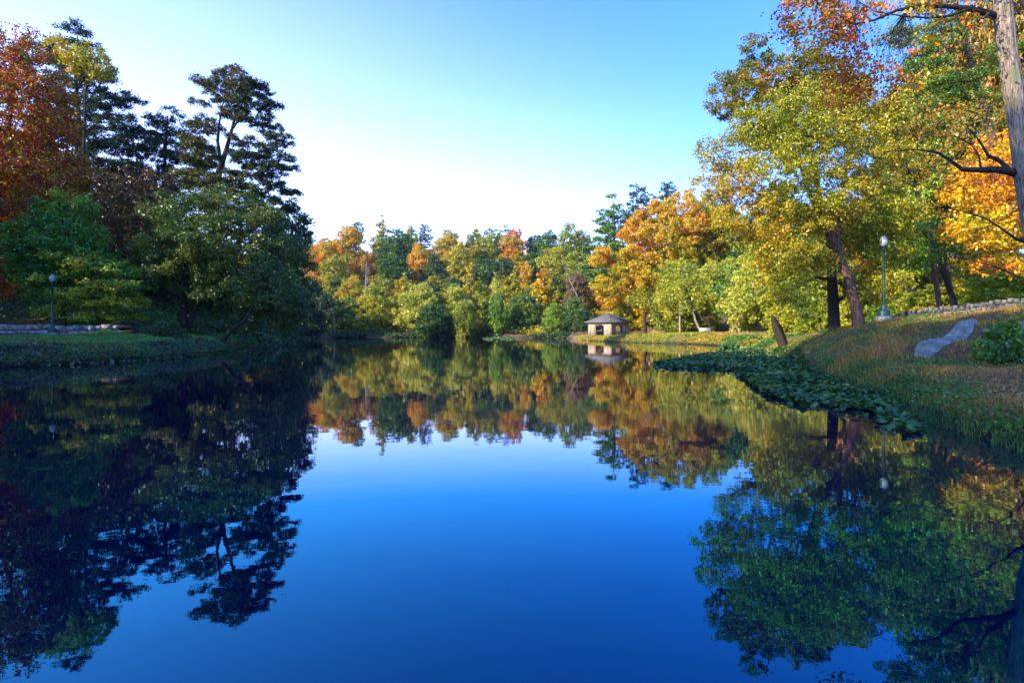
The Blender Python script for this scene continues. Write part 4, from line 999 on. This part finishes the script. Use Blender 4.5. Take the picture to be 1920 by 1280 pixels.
# ------------------------------------------------------------------ arched footbridge, left
def footbridge():
    d0 = 45.0; x0, x1 = WX(212, d0)[0], WX(285, d0)[0]; g = gz((x0 + x1) / 2, d0)
    r = empty('footbridge', ((x0 + x1) / 2, d0, g)); tag(r, 'small dark arched footbridge between the left stone wall and the domed tree', 'bridge')
    Lh = (x1 - x0) / 2
    for yy, nm in ((-.7, 'railing'), (.7, 'railing')):
        m = MB(); top = []; low = []
        for i in range(17):
            f = i / 16 * 2 - 1; z = .30 + .62 * (1 - f * f) ** .8
            top.append((f * Lh, yy, z + .18)); low.append((f * Lh, yy, z - .22))
        m.tube(top, .055, 8); m.tube(low, .05, 8)
        for i in range(0, 17, 2): m.tube([low[i], top[i]], .022, 6)
        m.build(nm, WOODD, r)
    m = MB()
    for i in range(24):
        f = (i + .5) / 24 * 2 - 1; z = .05 + .55 * (1 - f * f) ** .8
        m.box((f * Lh, 0, z), (2 * Lh / 24 * .9, 1.35, .07))
    m.build('deck', WOODD, r)
    m = MB(); arch = [((i / 12 * 2 - 1) * Lh, 0, -.02 + .5 * (1 - (i / 12 * 2 - 1) ** 2) ** .8) for i in range(13)]
    for yy in (-.5, .5): m.tube([(p[0], yy, p[2] - .12) for p in arch], .09, 6)
    m.build('beam', WOODD, r)
footbridge()

# ------------------------------------------------------------------ pavilion
def pavilion():
    d = 125.0; x = (1146 - CX) * d / FPX; cx_, cy_ = x, d + 3.6
    g = gz(x, d + 2) + .02; g = max(g, .72)
    S = 2.95                                               # half side
    r = empty('stone_pavilion', (cx_, cy_, g), rz=R(43)); tag(r, 'small square beige stone pavilion with arched openings and a dark hipped roof', 'pavilion')
    H = 2.62; T = .38
    def wall_mb(op, ow, sill, head, arch):
        """wall along x at y=-S; one opening centred at op"""
        m = MB()
        x0, x1 = -S, S
        a0, a1 = op - ow / 2, op + ow / 2
        def bx_(xa, xb, za, zb): m.box(((xa + xb) / 2, -S + T / 2, (za + zb) / 2), (xb - xa, T, zb - za))
        bx_(x0, a0, -.5, H); bx_(a1, x1 - T - .003, -.5, H)
        if sill > 0: bx_(a0, a1, -.5, sill)
        n = 14
        for i in range(n):                                 # arched head
            f0, f1 = i / n, (i + 1) / n; xa, xb = a0 + ow * f0, a0 + ow * f1
            fm = (f0 + f1) - 1; z = head + arch * math.sqrt(max(0, 1 - fm * fm)); bx_(xa, xb, z, H)
        return m
    specs = [(-.1, 2.6, .85, 1.65, .45), (0.1, 2.4, .85, 1.7, .4), (0.0, 2.6, .85, 1.65, .4), (0.0, 2.2, 0, 1.7, .5)]
    for k_, sp in enumerate(specs):
        m = wall_mb(*sp); o = m.build('wall', STUCCO, r); o.rotation_euler = (0, 0, k_ * math.pi / 2)
    # corner piers, proud of the walls
    for sx, sy in ((-1, -1), (1, -1), (1, 1), (-1, 1)):
        m = MB(); m.box((sx * (S - .30), sy * (S - .30), H / 2 - .25), (.72, .72, H + .49)); m.build('pier', STUCCO, r)
    m = MB(); m.box((0, 0, -.2), (2 * S - .1, 2 * S - .1, .36)); m.build('floor_slab', CONC, r)
    e = S + .62; ap = 1.95; zb = H + .002
    m = MB(); m.add([(-e,-e,zb),(e,-e,zb),(e,e,zb),(-e,e,zb),(-e,-e,zb+.12),(e,-e,zb+.12),(e,e,zb+.12),(-e,e,zb+.12),(-.12,-.12,zb+ap),(.12,-.12,zb+ap),(.12,.12,zb+ap),(-.12,.12,zb+ap)],
        [(3,2,1,0),(0,1,5,4),(1,2,6,5),(2,3,7,6),(3,0,4,7),(4,5,9,8),(5,6,10,9),(6,7,11,10),(7,4,8,11),(8,9,10,11)])
    rf = m.build('roof', ROOFM, r)
    m = MB()
    for sx, sy in ((-1, -1), (1, -1), (1, 1), (-1, 1)): m.tube([(sx * e, sy * e, zb + .13), (sx * .1, sy * .1, zb + ap + .01)], .06, 6)
    m.build('ridge_caps', ROOFM, rf)
    m = MB(); m.box((0, 1.2, .42), (2.6, .5, .08)); m.box((-1.1, 1.2, .19), (.12, .4, .38)); m.box((1.1, 1.2, .19), (.12, .4, .38))
    o = m.build('inner_bench', STUCCO, r)
pavilion()

# ------------------------------------------------------------------ little gabled arch, benches, bin, picnic table
def cream_arch():
    d = 97.0; x = (1394 - CX) * d / FPX; g = gz(x, d)
    r = empty('gabled_arch', (x, d, g), rz=R(-30)); tag(r, 'narrow cream gabled arch standing beside the path near the benches', 'arch')
    m = MB(); m.box((-.62, 0, .95), (.26, .5, 2.3)); m.build('post', CREAM, r)
    m = MB(); m.box((.62, 0, .95), (.26, .5, 2.3)); m.build('post', CREAM, r)
    m = MB(); V = [(-.95,-.35,1.98),(.95,-.35,1.98),(0,-.35,2.95),(-.95,.35,1.98),(.95,.35,1.98),(0,.35,2.95)]
    m.add(V, [(0,3,4,1),(1,4,5,2),(2,5,3,0)], [(0,1,2),(3,5,4)]); m.build('gable_roof', CREAM, r)
    m = MB(); m.box((0, .12, .75), (.96, .06, 1.5)); m.build('panel', simple_mat('weathered_panel', (.10,.13,.09), (.25,.26,.2), 3), r)
cream_arch()

def bench(label, px, d, rz, first=[None]):
    x = (px - CX) * d / FPX; g = gz(x, d)
    if first[0] is None:
        r = empty('park_bench', (0, 0, 0))
        m = MB()
        for i in range(4): m.box((0, -.18 + i * .125, .45), (1.8, .10, .04))
        m.build('seat', WHITEP, r)
        m = MB()
        for i in range(4): m.box((0, .27 + i * .03, .55 + i * .12), (1.8, .03, .10), tilt=-.2)
        m.build('backrest', WHITEP, r)
        for sx in (-.8, .8):
            m = MB(); m.box((sx, 0, .21), (.07, .46, .42)); m.box((sx, .27, .55), (.06, .06, .7)); m.box((sx, -.02, .66), (.07, .5, .04)); m.build('leg', CONC, r)
        first[0] = r
    else:
        r0 = first[0]; r = r0.copy(); link(r)
        for ch in r0.children:
            c = ch.copy(); link(c); c.parent = r
    r.location = (x, d, g + .03); r.rotation_euler = (0, 0, rz); tag(r, label, 'bench', 'white park benches')
bench('white bench on the grass right of the cream arch', 1418, 88, R(160))
bench('white bench at the left end of the path, below the leaning tree', 1322, 100, R(170))
bench('white bench just left of the straight dark trunk', 1545, 76, R(170))

def bin_(label, px, d):
    x = (px - CX) * d / FPX; r = empty('litter_bin', (x, d, gz(x, d))); tag(r, label, 'litter bin')
    m = MB(); m.lathe([(0,0),(.24,0),(.27,.1),(.28,.75),(.30,.78),(.30,.82)], k=16); m.build('bin_body', GREENP, r, smooth=False)
    m = MB(); m.lathe([(.31,.82),(.30,.88),(.2,.98),(.0,1.02)], k=16); m.build('lid', BLACKM, r)
bin_('green litter bin beside the sycamore trunk on the walk', 1247 + 14, 122)
def picnic():
    d = 84.0; x = (1497 - CX) * d / FPX; g = gz(x, d)
    r = empty('picnic_table', (x, d, g), rz=R(70)); tag(r, 'dark brown picnic table behind the leaning stump', 'table')
    m = MB()
    for i in range(5): m.box((0, -.34 + i * .17, .75), (1.9, .15, .045))
    m.build('tabletop', WOODD, r)
    for s in (-1, 1):
        m = MB(); m.box((0, s * .72, .44), (1.9, .26, .045)); m.build('seat', WOODD, r)
        m = MB(); m.box((s * .7, .32, .37), (.08, .08, .82), tilt=.45); m.box((s * .7, -.32, .37), (.08, .08, .82), tilt=-.45); m.box((s * .7, 0, .4), (.06, 1.6, .08)); m.build('leg', WOODD, r)
picnic()

# ------------------------------------------------------------------ granite slab in the bank
def vnoise(x, y, seed=0):
    """smooth value noise on a lattice"""
    xi, yi = np.floor(x), np.floor(y); fx, fy = x - xi, y - yi; fx = fx * fx * (3 - 2 * fx); fy = fy * fy * (3 - 2 * fy)
    def h(i, j): v = np.sin(i * 127.1 + j * 311.7 + seed * 74.7) * 43758.5453; return v - np.floor(v)
    return (h(xi, yi) * (1 - fx) + h(xi + 1, yi) * fx) * (1 - fy) + (h(xi, yi + 1) * (1 - fx) + h(xi + 1, yi + 1) * fx) * fy
def rock_slab(name, label, A, B, wd, th, seed):
    """a low outcrop from A to B following the slope, split into ledges along its length"""
    A, B = np.array(A, float), np.array(B, float); ax = B - A; L_ = np.linalg.norm(ax); ax = ax / L_; nr = np.array([-ax[1], ax[0]])
    n, m_ = 110, 44; s_, t_ = np.meshgrid(np.linspace(0, 1, n), np.linspace(-1, 1, m_), indexing='ij')
    edge = wd * np.sin(math.pi * np.clip(s_ * .90 + .06, 0, 1)) ** .55 * (1.15 - .6 * s_) * (.88 + .24 * vnoise(s_ * 9, t_ * 0 + np.sign(t_) * 3, seed))
    q = A + ax * (L_ * s_)[..., None] + nr * (t_ * edge)[..., None]; g = ground_h(q[..., 0], q[..., 1])
    u = t_ + .35 * (vnoise(s_ * 5, t_ * 1.2, seed + 1) - .5)
    ledge = np.floor(u * 2.6 + 2.6 + .8 * vnoise(s_ * 3, t_ * 2, seed + 2)) / 2.6
    prof = np.clip(1 - np.abs(t_) ** 5, 0, 1)
    z = g + th * prof * (.35 + .16 * ledge * 2) + .06 * (vnoise(s_ * 34, t_ * 5, seed + 3) - .5) + .035 * (vnoise(s_ * 80, t_ * 14, seed + 4) - .5) + .03 * (vnoise(s_ * 12, t_ * 30, seed + 6) - .5)
    cr = vnoise(s_ * 16 + t_ * 2, t_ * 3, seed + 5); z = z - .07 * (np.abs(cr - .5) < .035)
    z = np.where((np.abs(t_) > .985) | (s_ < .012) | (s_ > .988), g - .15, z)
    c = (A + B) / 2; g0 = gz(*c); V = np.stack([q[..., 0] - c[0], q[..., 1] - c[1], z - g0], -1).reshape(-1, 3)
    ii = np.arange(n * m_).reshape(n, m_); Q = np.stack([ii[:-1, :-1], ii[:-1, 1:], ii[1:, 1:], ii[1:, :-1]], -1).reshape(-1, 4)
    if (ax[0] * nr[1] - ax[1] * nr[0]) > 0: Q = Q[:, ::-1]
    o = obj(name, mesh_np(name, V, Q, ROCK), None, (c[0], c[1], g0)); tag(o, label, 'rock')
rock_slab('rock_slab', 'long pale granite slab lying in the grassy right bank', (11.2,16.8), (17.2,22.7), .44, .13, 3)
rock_slab('boulder', 'gray stone half hidden by the bush at the right edge', (13.75,16.3), (15.1,17.3), .45, .8, 5)

# ------------------------------------------------------------------ shrubs on the banks
def shrub(name, label, px, d, hw, pal, leaf, seed, cover=3, cat='bush'):
    x = (px - CX) * d / FPX; w, h = hw; g = gz(x, d) - .1
    lo = [(np.array([0, 0, h * .45]), (w * .45, w * .4, h * .45)), (np.array([w * .3, .1, h * .35]), (w * .3, w * .3, h * .35)), (np.array([-w * .3, -.1, h * .35]), (w * .3, w * .3, h * .35)), (np.array([0, .1, h * .75]), (w * .25, w * .25, h * .3))]
    t = make_tree(name, (x, d, g), [[(0, 0, 0, .03), (0, .02, h * .3, .02), (.02, 0, h * .6, .01)]], lo, pal, leaf, seed, spacing=max(.16, w * .14), cover=cover, tip_r=.005, bark=BARKD)
    tag(t, label, cat)
shrub('leafy_bush','glossy green bush at the right edge beside the gray stone',1893,15.5,(1.7,1.0),'weed',.10,51)
shrub('leafy_bush','small bush left of the domed tree at the end of the left bank',308,42,(2.6,1.3),'shadegreen',.16,52)

# ------------------------------------------------------------------ grass, weeds, lily pads, fallen leaves: stuff nobody could count
def in_view(x, y, z, m=60):
    px = CX + x / np.maximum(y, .1) * FPX; py = HY - (z - CAMZ) / np.maximum(y, .1) * FPX
    return (px > -m) & (px < 1920 + m) & (py < 1280 + m) & (y > 3)
_pn = np.random.default_rng(9).uniform(-1, 1, (8, 3)) * np.array([1.4, 1.4, 6])
def patch(x, y, s=1.0):
    """soft -1..1 noise in the plane"""
    v = sum(np.sin((a * x + b * y) * s + c) for a, b, c in _pn); return v / 3.0
def scatter(n, x0, x1, y0, y1, rng, sdmin=.02, sdmax=99, keep=None, near=None):
    x = rng.uniform(x0, x1, n); y = rng.uniform(y0, y1, n)
    sd = shore_sd(x, y); k = (sd > sdmin) & (sd < sdmax)
    if keep is not None: k &= keep(x, y)
    x, y, sd = x[k], y[k], sd[k]
    if near: 
        w = rng.random(len(x)) < np.clip(near / np.hypot(x, y), 0, 1) ** 1.6; x, y, sd = x[w], y[w], sd[w]
    z = ground_h(x, y); k = in_view(x, y, z); return np.stack([x[k], y[k], z[k]], -1), sd[k]
def blades(name, Pt, h, w, rng, mat, lean=.35, hv=.5):
    n = len(Pt); a = rng.uniform(0, 6.28, n); hh = h * rng.uniform(1 - hv, 1 + hv, n) if np.isscalar(h) else h * rng.uniform(1 - hv, 1 + hv, n)
    ww = (w if np.isscalar(w) else w) * rng.uniform(.6, 1.3, n)
    sx = np.stack([np.cos(a), np.sin(a), np.zeros(n)], -1) * ww[:, None] * .5
    b = rng.normal(size=(n, 2)) * lean * hh[:, None]; up = np.stack([b[:, 0], b[:, 1], hh], -1); mid = np.stack([b[:, 0] * .3, b[:, 1] * .3, hh * .6], -1)
    V = np.empty((n, 5, 3)); V[:, 0] = Pt - sx; V[:, 1] = Pt + sx; V[:, 2] = Pt + mid + sx * .7; V[:, 3] = Pt + mid - sx * .7; V[:, 4] = Pt + up
    i = np.arange(n)[:, None] * 5; Q = np.concatenate([i, i + 1, i + 2, i + 3], 1); T = np.concatenate([i + 3, i + 2, i + 4], 1)
    lr = rng.random(n); return mesh_np(name, V.reshape(-1, 3), [Q, T], mat, {'leafrand': ('FACE', np.concatenate([lr, lr]))})
rg = np.random.default_rng(500)
offslab = lambda x, y: ~((np.abs((y - 16.8) * .713 - (x - 11.2) * .701) < .44 * (1.22 - .6 * np.clip(((x - 11.2) * .713 + (y - 16.8) * .701) / 8.41, 0, 1))) & (np.abs(((x - 11.2) * .713 + (y - 16.8) * .701) / 8.41 - .5) < .49))
# right bank: tawny grass
Pt, sd = scatter(420000, 6, 30, 6, 44, rg, .15, keep=lambda x, y: offslab(x, y), near=12)
dd = np.hypot(Pt[:, 0], Pt[:, 1])
tag(obj('grass', blades('grass', Pt, np.clip(.07 + .09 * (patch(Pt[:, 0], Pt[:, 1], .8) + .4), .05, .28), np.clip(dd * .0011, .008, .05), rg, MAT['drygrass'], lean=.7)), 'tawny grass covering the right bank', 'grass', kind='stuff')
# lush grass at the water, right corner, and on the left bank
Pt, sd = scatter(300000, 5.5, 20, 4, 24, rg, -.12, 1.3, keep=lambda x, y: patch(x, y, 1.3) > (shore_sd(x, y) - .9) * 1.6, near=8)
tag(obj('grass', blades('grass', Pt, np.clip(.15 - sd * .06, .05, .2), .009, rg, MAT['lushgrass'], lean=.6)), 'lush green grass along the water at the right', 'grass', kind='stuff')
Pt, sd = scatter(420000, -46, -17, 22, 66, rg, .15, 12, keep=lambda x, y: patch(x, y, .5) > -.55)
tag(obj('grass', blades('grass', Pt[:120000], np.clip(.17 + .13 * patch(Pt[:120000, 0], Pt[:120000, 1], .9), .05, .36), .055, rg, MAT['leftgrass'], lean=.6)), 'green weeds and grass on the left bank', 'grass', kind='stuff')
# sunny lawn
Pt, sd = scatter(260000, 10, 60, 40, 126, rg, .1, 26, keep=lambda x, y: (x < 34 + (126 - y) * .25) & (patch(x, y, .4) > -.8))
dd = np.hypot(Pt[:, 0], Pt[:, 1])
tag(obj('grass', blades('grass', Pt[:130000], .15, np.clip(dd[:130000] * .0014, .05, .2), rg, MAT['lawn'], lean=.7)), 'sunlit yellow-green grass around the far right shore', 'grass', kind='stuff')
# weeds (broad leaves) on both banks
def weeds(label, Pt, r, n, leaf, mat, rg, zf=.6):
    C = np.repeat(Pt, n, 0) + rg.normal(size=(len(Pt) * n, 3)) * np.array([r, r, r * zf * .5]) + np.array([0, 0, r * zf])
    C[:, 2] = np.maximum(C[:, 2], np.repeat(Pt[:, 2], n) + .02)
    tag(obj('weeds', leaf_mesh('weeds', C, leaf, rg, mat, flat=.5, aspect=.6)), label, 'weeds', kind='stuff')
Pt, sd = scatter(8500, 6, 26, 5, 34, rg, .05, 9, keep=lambda x, y: offslab(x, y) & (patch(x + 9, y, .9) > smooth(0, 3, shore_sd(x, y)) * .7 - .6), near=12)
weeds('low leafy weeds scattered over the right bank', Pt, .17, 34, .05, MAT['weed'], rg)
Pt, sd = scatter(7000, -40, -17, 22, 55, rg, .0, 1.7)
weeds('dark leafy weeds along the left waterline', Pt[:1500], .22, 36, .10, MAT['lilyweed'], rg)
Pt, sd = scatter(9000, -60, -15, 56, 170, rg, .0, 5)
weeds('low plants fringing the far left shore', Pt[:1800], .6, 30, .34, MAT['shadegreen'], rg)
Pt, sd = scatter(9000, -45, 13, 140, 176, rg, .0, 7, keep=lambda x, y: patch(x, y, .25) > -.1)
weeds('low plants fringing the far shore, darkened as the shadow under the trees', Pt[:1500], .5, 26, .36, MAT['dkgreen'], rg, zf=.4)  # dark palette stands in for the shadow below the shore trees
Pt, sd = scatter(9000, 9, 44, 62, 128, rg, .0, 9, keep=lambda x, y: (x < 34) & (patch(x, y, .35) > -.2))
weeds('tufts and low plants on the sunny far right shore', Pt[:1500], .30, 22, .17, MAT['mixlawn'], rg, zf=.4)
Pt, sd = scatter(9000, 9, 30, 34, 66, rg, .0, 7, keep=lambda x, y: patch(x, y, .5) > -.1)
weeds('rough green plants between the stump and the lily mat', Pt[:1500], .22, 26, .10, MAT['weed'], rg, zf=.5)
# a few leaves drifting on the pond
fx = rg.uniform(-22, 12, 2500); fy = rg.uniform(4, 60, 2500); fk = (shore_sd(fx, fy) < -.1) & (shore_sd(fx, fy) > -3.5) & (rg.random(2500) < np.clip(1 + shore_sd(fx, fy) / 3.5, 0, 1) ** 2)
tag(obj('floating_leaves', leaf_mesh('floating_leaves', np.stack([fx[fk], fy[fk], np.full(fk.sum(), .012)], -1), .08, rg, MAT['litter'], flat=14, aspect=.7)), 'scattered fallen leaves drifting along the edges of the pond', 'floating leaves', kind='stuff')
# forest undergrowth
def under(label, n, x0, x1, y0, y1, r, k, leaf, mat, sdmin, rg, keep=None):
    Pt, sd = scatter(n, x0, x1, y0, y1, rg, sdmin, 60, keep=keep)
    C = np.repeat(Pt, k, 0) + rg.normal(size=(len(Pt) * k, 3)) * np.array([r, r, r * .45]); C[:, 2] += r * .5
    tag(obj('undergrowth', leaf_mesh('undergrowth', C, leaf, rg, mat, flat=.4)), label, 'undergrowth', kind='stuff')
under('dark undergrowth below the left wood', 900, -62, -18, 46, 110, 1.1, 90, .26, MAT['dkgreen'], 3.5, rg, keep=lambda x, y: y > 47 + 0 * x)
under('undergrowth between the far shore trees', 1100, -75, 30, 160, 215, 1.7, 60, .55, MAT['mixwood'], 5, rg)
under('sunlit undergrowth behind the right bank', 900, 26, 75, 36, 120, 1.2, 110, .22, MAT['yelgrn'], 6, rg, keep=lambda x, y: (x > 30 + (y - 36) * .27))
# fallen leaves
Pt, sd = scatter(150000, 6, 28, 6, 42, rg, .2, near=13); Pt = Pt[patch(Pt[:, 0], Pt[:, 1], .7) > -.9]; Pt[:, 2] += rg.uniform(.01, .07, len(Pt))
tag(obj('fallen_leaves', leaf_mesh('fallen_leaves', Pt, .045, rg, MAT['litter'], flat=1.5, aspect=.7)), 'brown fallen leaves strewn over the right bank', 'fallen leaves', kind='stuff')
Pt, sd = scatter(60000, -44, -17, 24, 50, rg, .2); Pt[:, 2] += .05
tag(obj('fallen_leaves', leaf_mesh('fallen_leaves', Pt[:20000], .10, rg, MAT['litter'], flat=1.5, aspect=.7)), 'fallen leaves on the left bank', 'fallen leaves', kind='stuff')

# lily pads: heart-shaped leaves held over the water
def in_poly(x, y, poly):
    ins = np.zeros(len(x), bool); n = len(poly)
    for i in range(n):
        a, b = poly[i], poly[(i + 1) % n]; c = (a[1] > y) != (b[1] > y)
        with np.errstate(divide='ignore', invalid='ignore'): xi = (b[0] - a[0]) * (y - a[1]) / (b[1] - a[1] + 1e-12) + a[0]
        ins ^= c & (x < xi)
    return ins
def gp(px, py): d = FPX * CAMZ / (py - HY); return ((px - CX) * d / FPX, d)
def pads(label, poly_px, n, size, rg, hmax=.22, mat='lily', tilt=.35, world=None):
    poly = np.array([gp(*p) for p in poly_px]) if world is None else np.array(world)
    x = rg.uniform(poly[:, 0].min(), poly[:, 0].max(), n * 8); y = rg.uniform(poly[:, 1].min(), poly[:, 1].max(), n * 8)
    k = in_poly(x, y, poly) & (shore_sd(x, y) < 1.6) & ((patch(x, y, 2.2) > -.9) | (size > .3)) & (patch(x + 5, y, .9) > -1.5); x, y = x[k][:n], y[k][:n]; n = len(x)
    z = np.maximum(ground_h(x, y), 0) + .02 + rg.random(n) ** 1.5 * hmax
    s = size * rg.uniform(.6, 1.25, n); yaw = rg.uniform(0, 6.28, n)
    out = np.array([(0,-.12,0),(.16,-.42,.02),(.42,-.28,.06),(.45,.05,.08),(.28,.38,.04),(0,.58,-.03),(-.28,.38,.04),(-.45,.05,.08),(-.42,-.28,.06),(-.16,-.42,.02)])
    nr = unit(rg.normal(size=(n, 3)) * tilt + np.array([0, 0, 1.0])); t = unit(np.cross(nr, np.stack([np.cos(yaw), np.sin(yaw), np.zeros(n)], -1))); b = np.cross(nr, t)
    V = np.stack([x, y, z], -1)[:, None, :] + s[:, None, None] * (out[None, :, :1] * t[:, None] + out[None, :, 1:2] * b[:, None] + out[None, :, 2:] * nr[:, None])
    me = mesh_np('lily_pads', V.reshape(-1, 3), np.arange(n * 10).reshape(n, 10), MAT[mat], {'leafrand': ('FACE', rg.random(n))}, smooth=False)
    tag(obj('lily_pads', me), label, 'lily pads', kind='stuff')
pads('dark mat of lily leaves reaching into the pond from the right bank', [(1222,684),(1262,676),(1300,668),(1350,660),(1400,658),(1450,664),(1500,676),(1530,700),(1500,712),(1440,700),(1380,694),(1300,691),(1250,689)], 15000, .13, rg, .13, tilt=.38)
pads('lily leaves along the right bank down to the near corner', [(1380,700),(1460,700),(1540,706),(1600,735),(1660,752),(1700,775),(1640,772),(1560,762),(1500,758),(1440,742)], 6500, .13, rg, .12)
pads('stray lily leaves loosely scattered off the edge of the mat', [(1205,690),(1300,700),(1400,712),(1480,760),(1560,780),(1660,800),(1740,815),(1700,770),(1540,735),(1400,690),(1300,680)], 260, .15, rg, .06)
pads('few large lily leaves floating by the near right shore', [(1620,762),(1700,778),(1740,802),(1700,815),(1650,800)], 110, .15, rg, .10)
pads('small patch of lily leaves in the sunny water before the lawn', [(1352,645),(1440,645),(1446,652),(1400,656),(1350,654)], 500, .3, rg, .2)
pads('bright green water plants at the tip of the left bank', [(430,648),(480,640),(545,637),(552,641),(500,650),(440,656)], 900, .34, rg, .8, 'limepad', .9)
pads('pale green lily patch in front of the far shore', [(905,634.5),(960,633.6),(965,636),(915,637)], 900, .5, rg, .15, 'limepad')
pads('small leaves floating along the left waterline', None, 1500, .16, rg, .06, world=[(-24,25),(-20.8,26.2),(-19.2,29),(-18.8,34.5),(-19.4,41),(-21.3,52),(-23.5,60),(-30,60),(-26,40)])

# ------------------------------------------------------------------ thin morning air
def haze():
    V = [(x, y, z) for z in (-3.0, 80.0) for x, y in ((-920, -130), (920, -130), (920, 1130), (-920, 1130))]
    me = mesh_np('haze', V, np.array([(0,3,2,1),(4,5,6,7),(0,1,5,4),(1,2,6,5),(2,3,7,6),(3,0,4,7)]))
    m = bpy.data.materials.new('haze'); m.use_nodes = True; nt = m.node_tree; nt.nodes.clear()
    out = nt.nodes.new("ShaderNodeOutputMaterial"); v = nt.nodes.new("ShaderNodeVolumePrincipled")
    v.inputs['Color'].default_value = (.86, .93, 1, 1); v.inputs['Density'].default_value = HAZE_DENSITY; v.inputs['Anisotropy'].default_value = .35
    nt.links.new(v.outputs[0], out.inputs['Volume']); me.materials.append(m)
    tag(obj('haze', me), kind='stuff')
HAZE_DENSITY = .00008
haze()
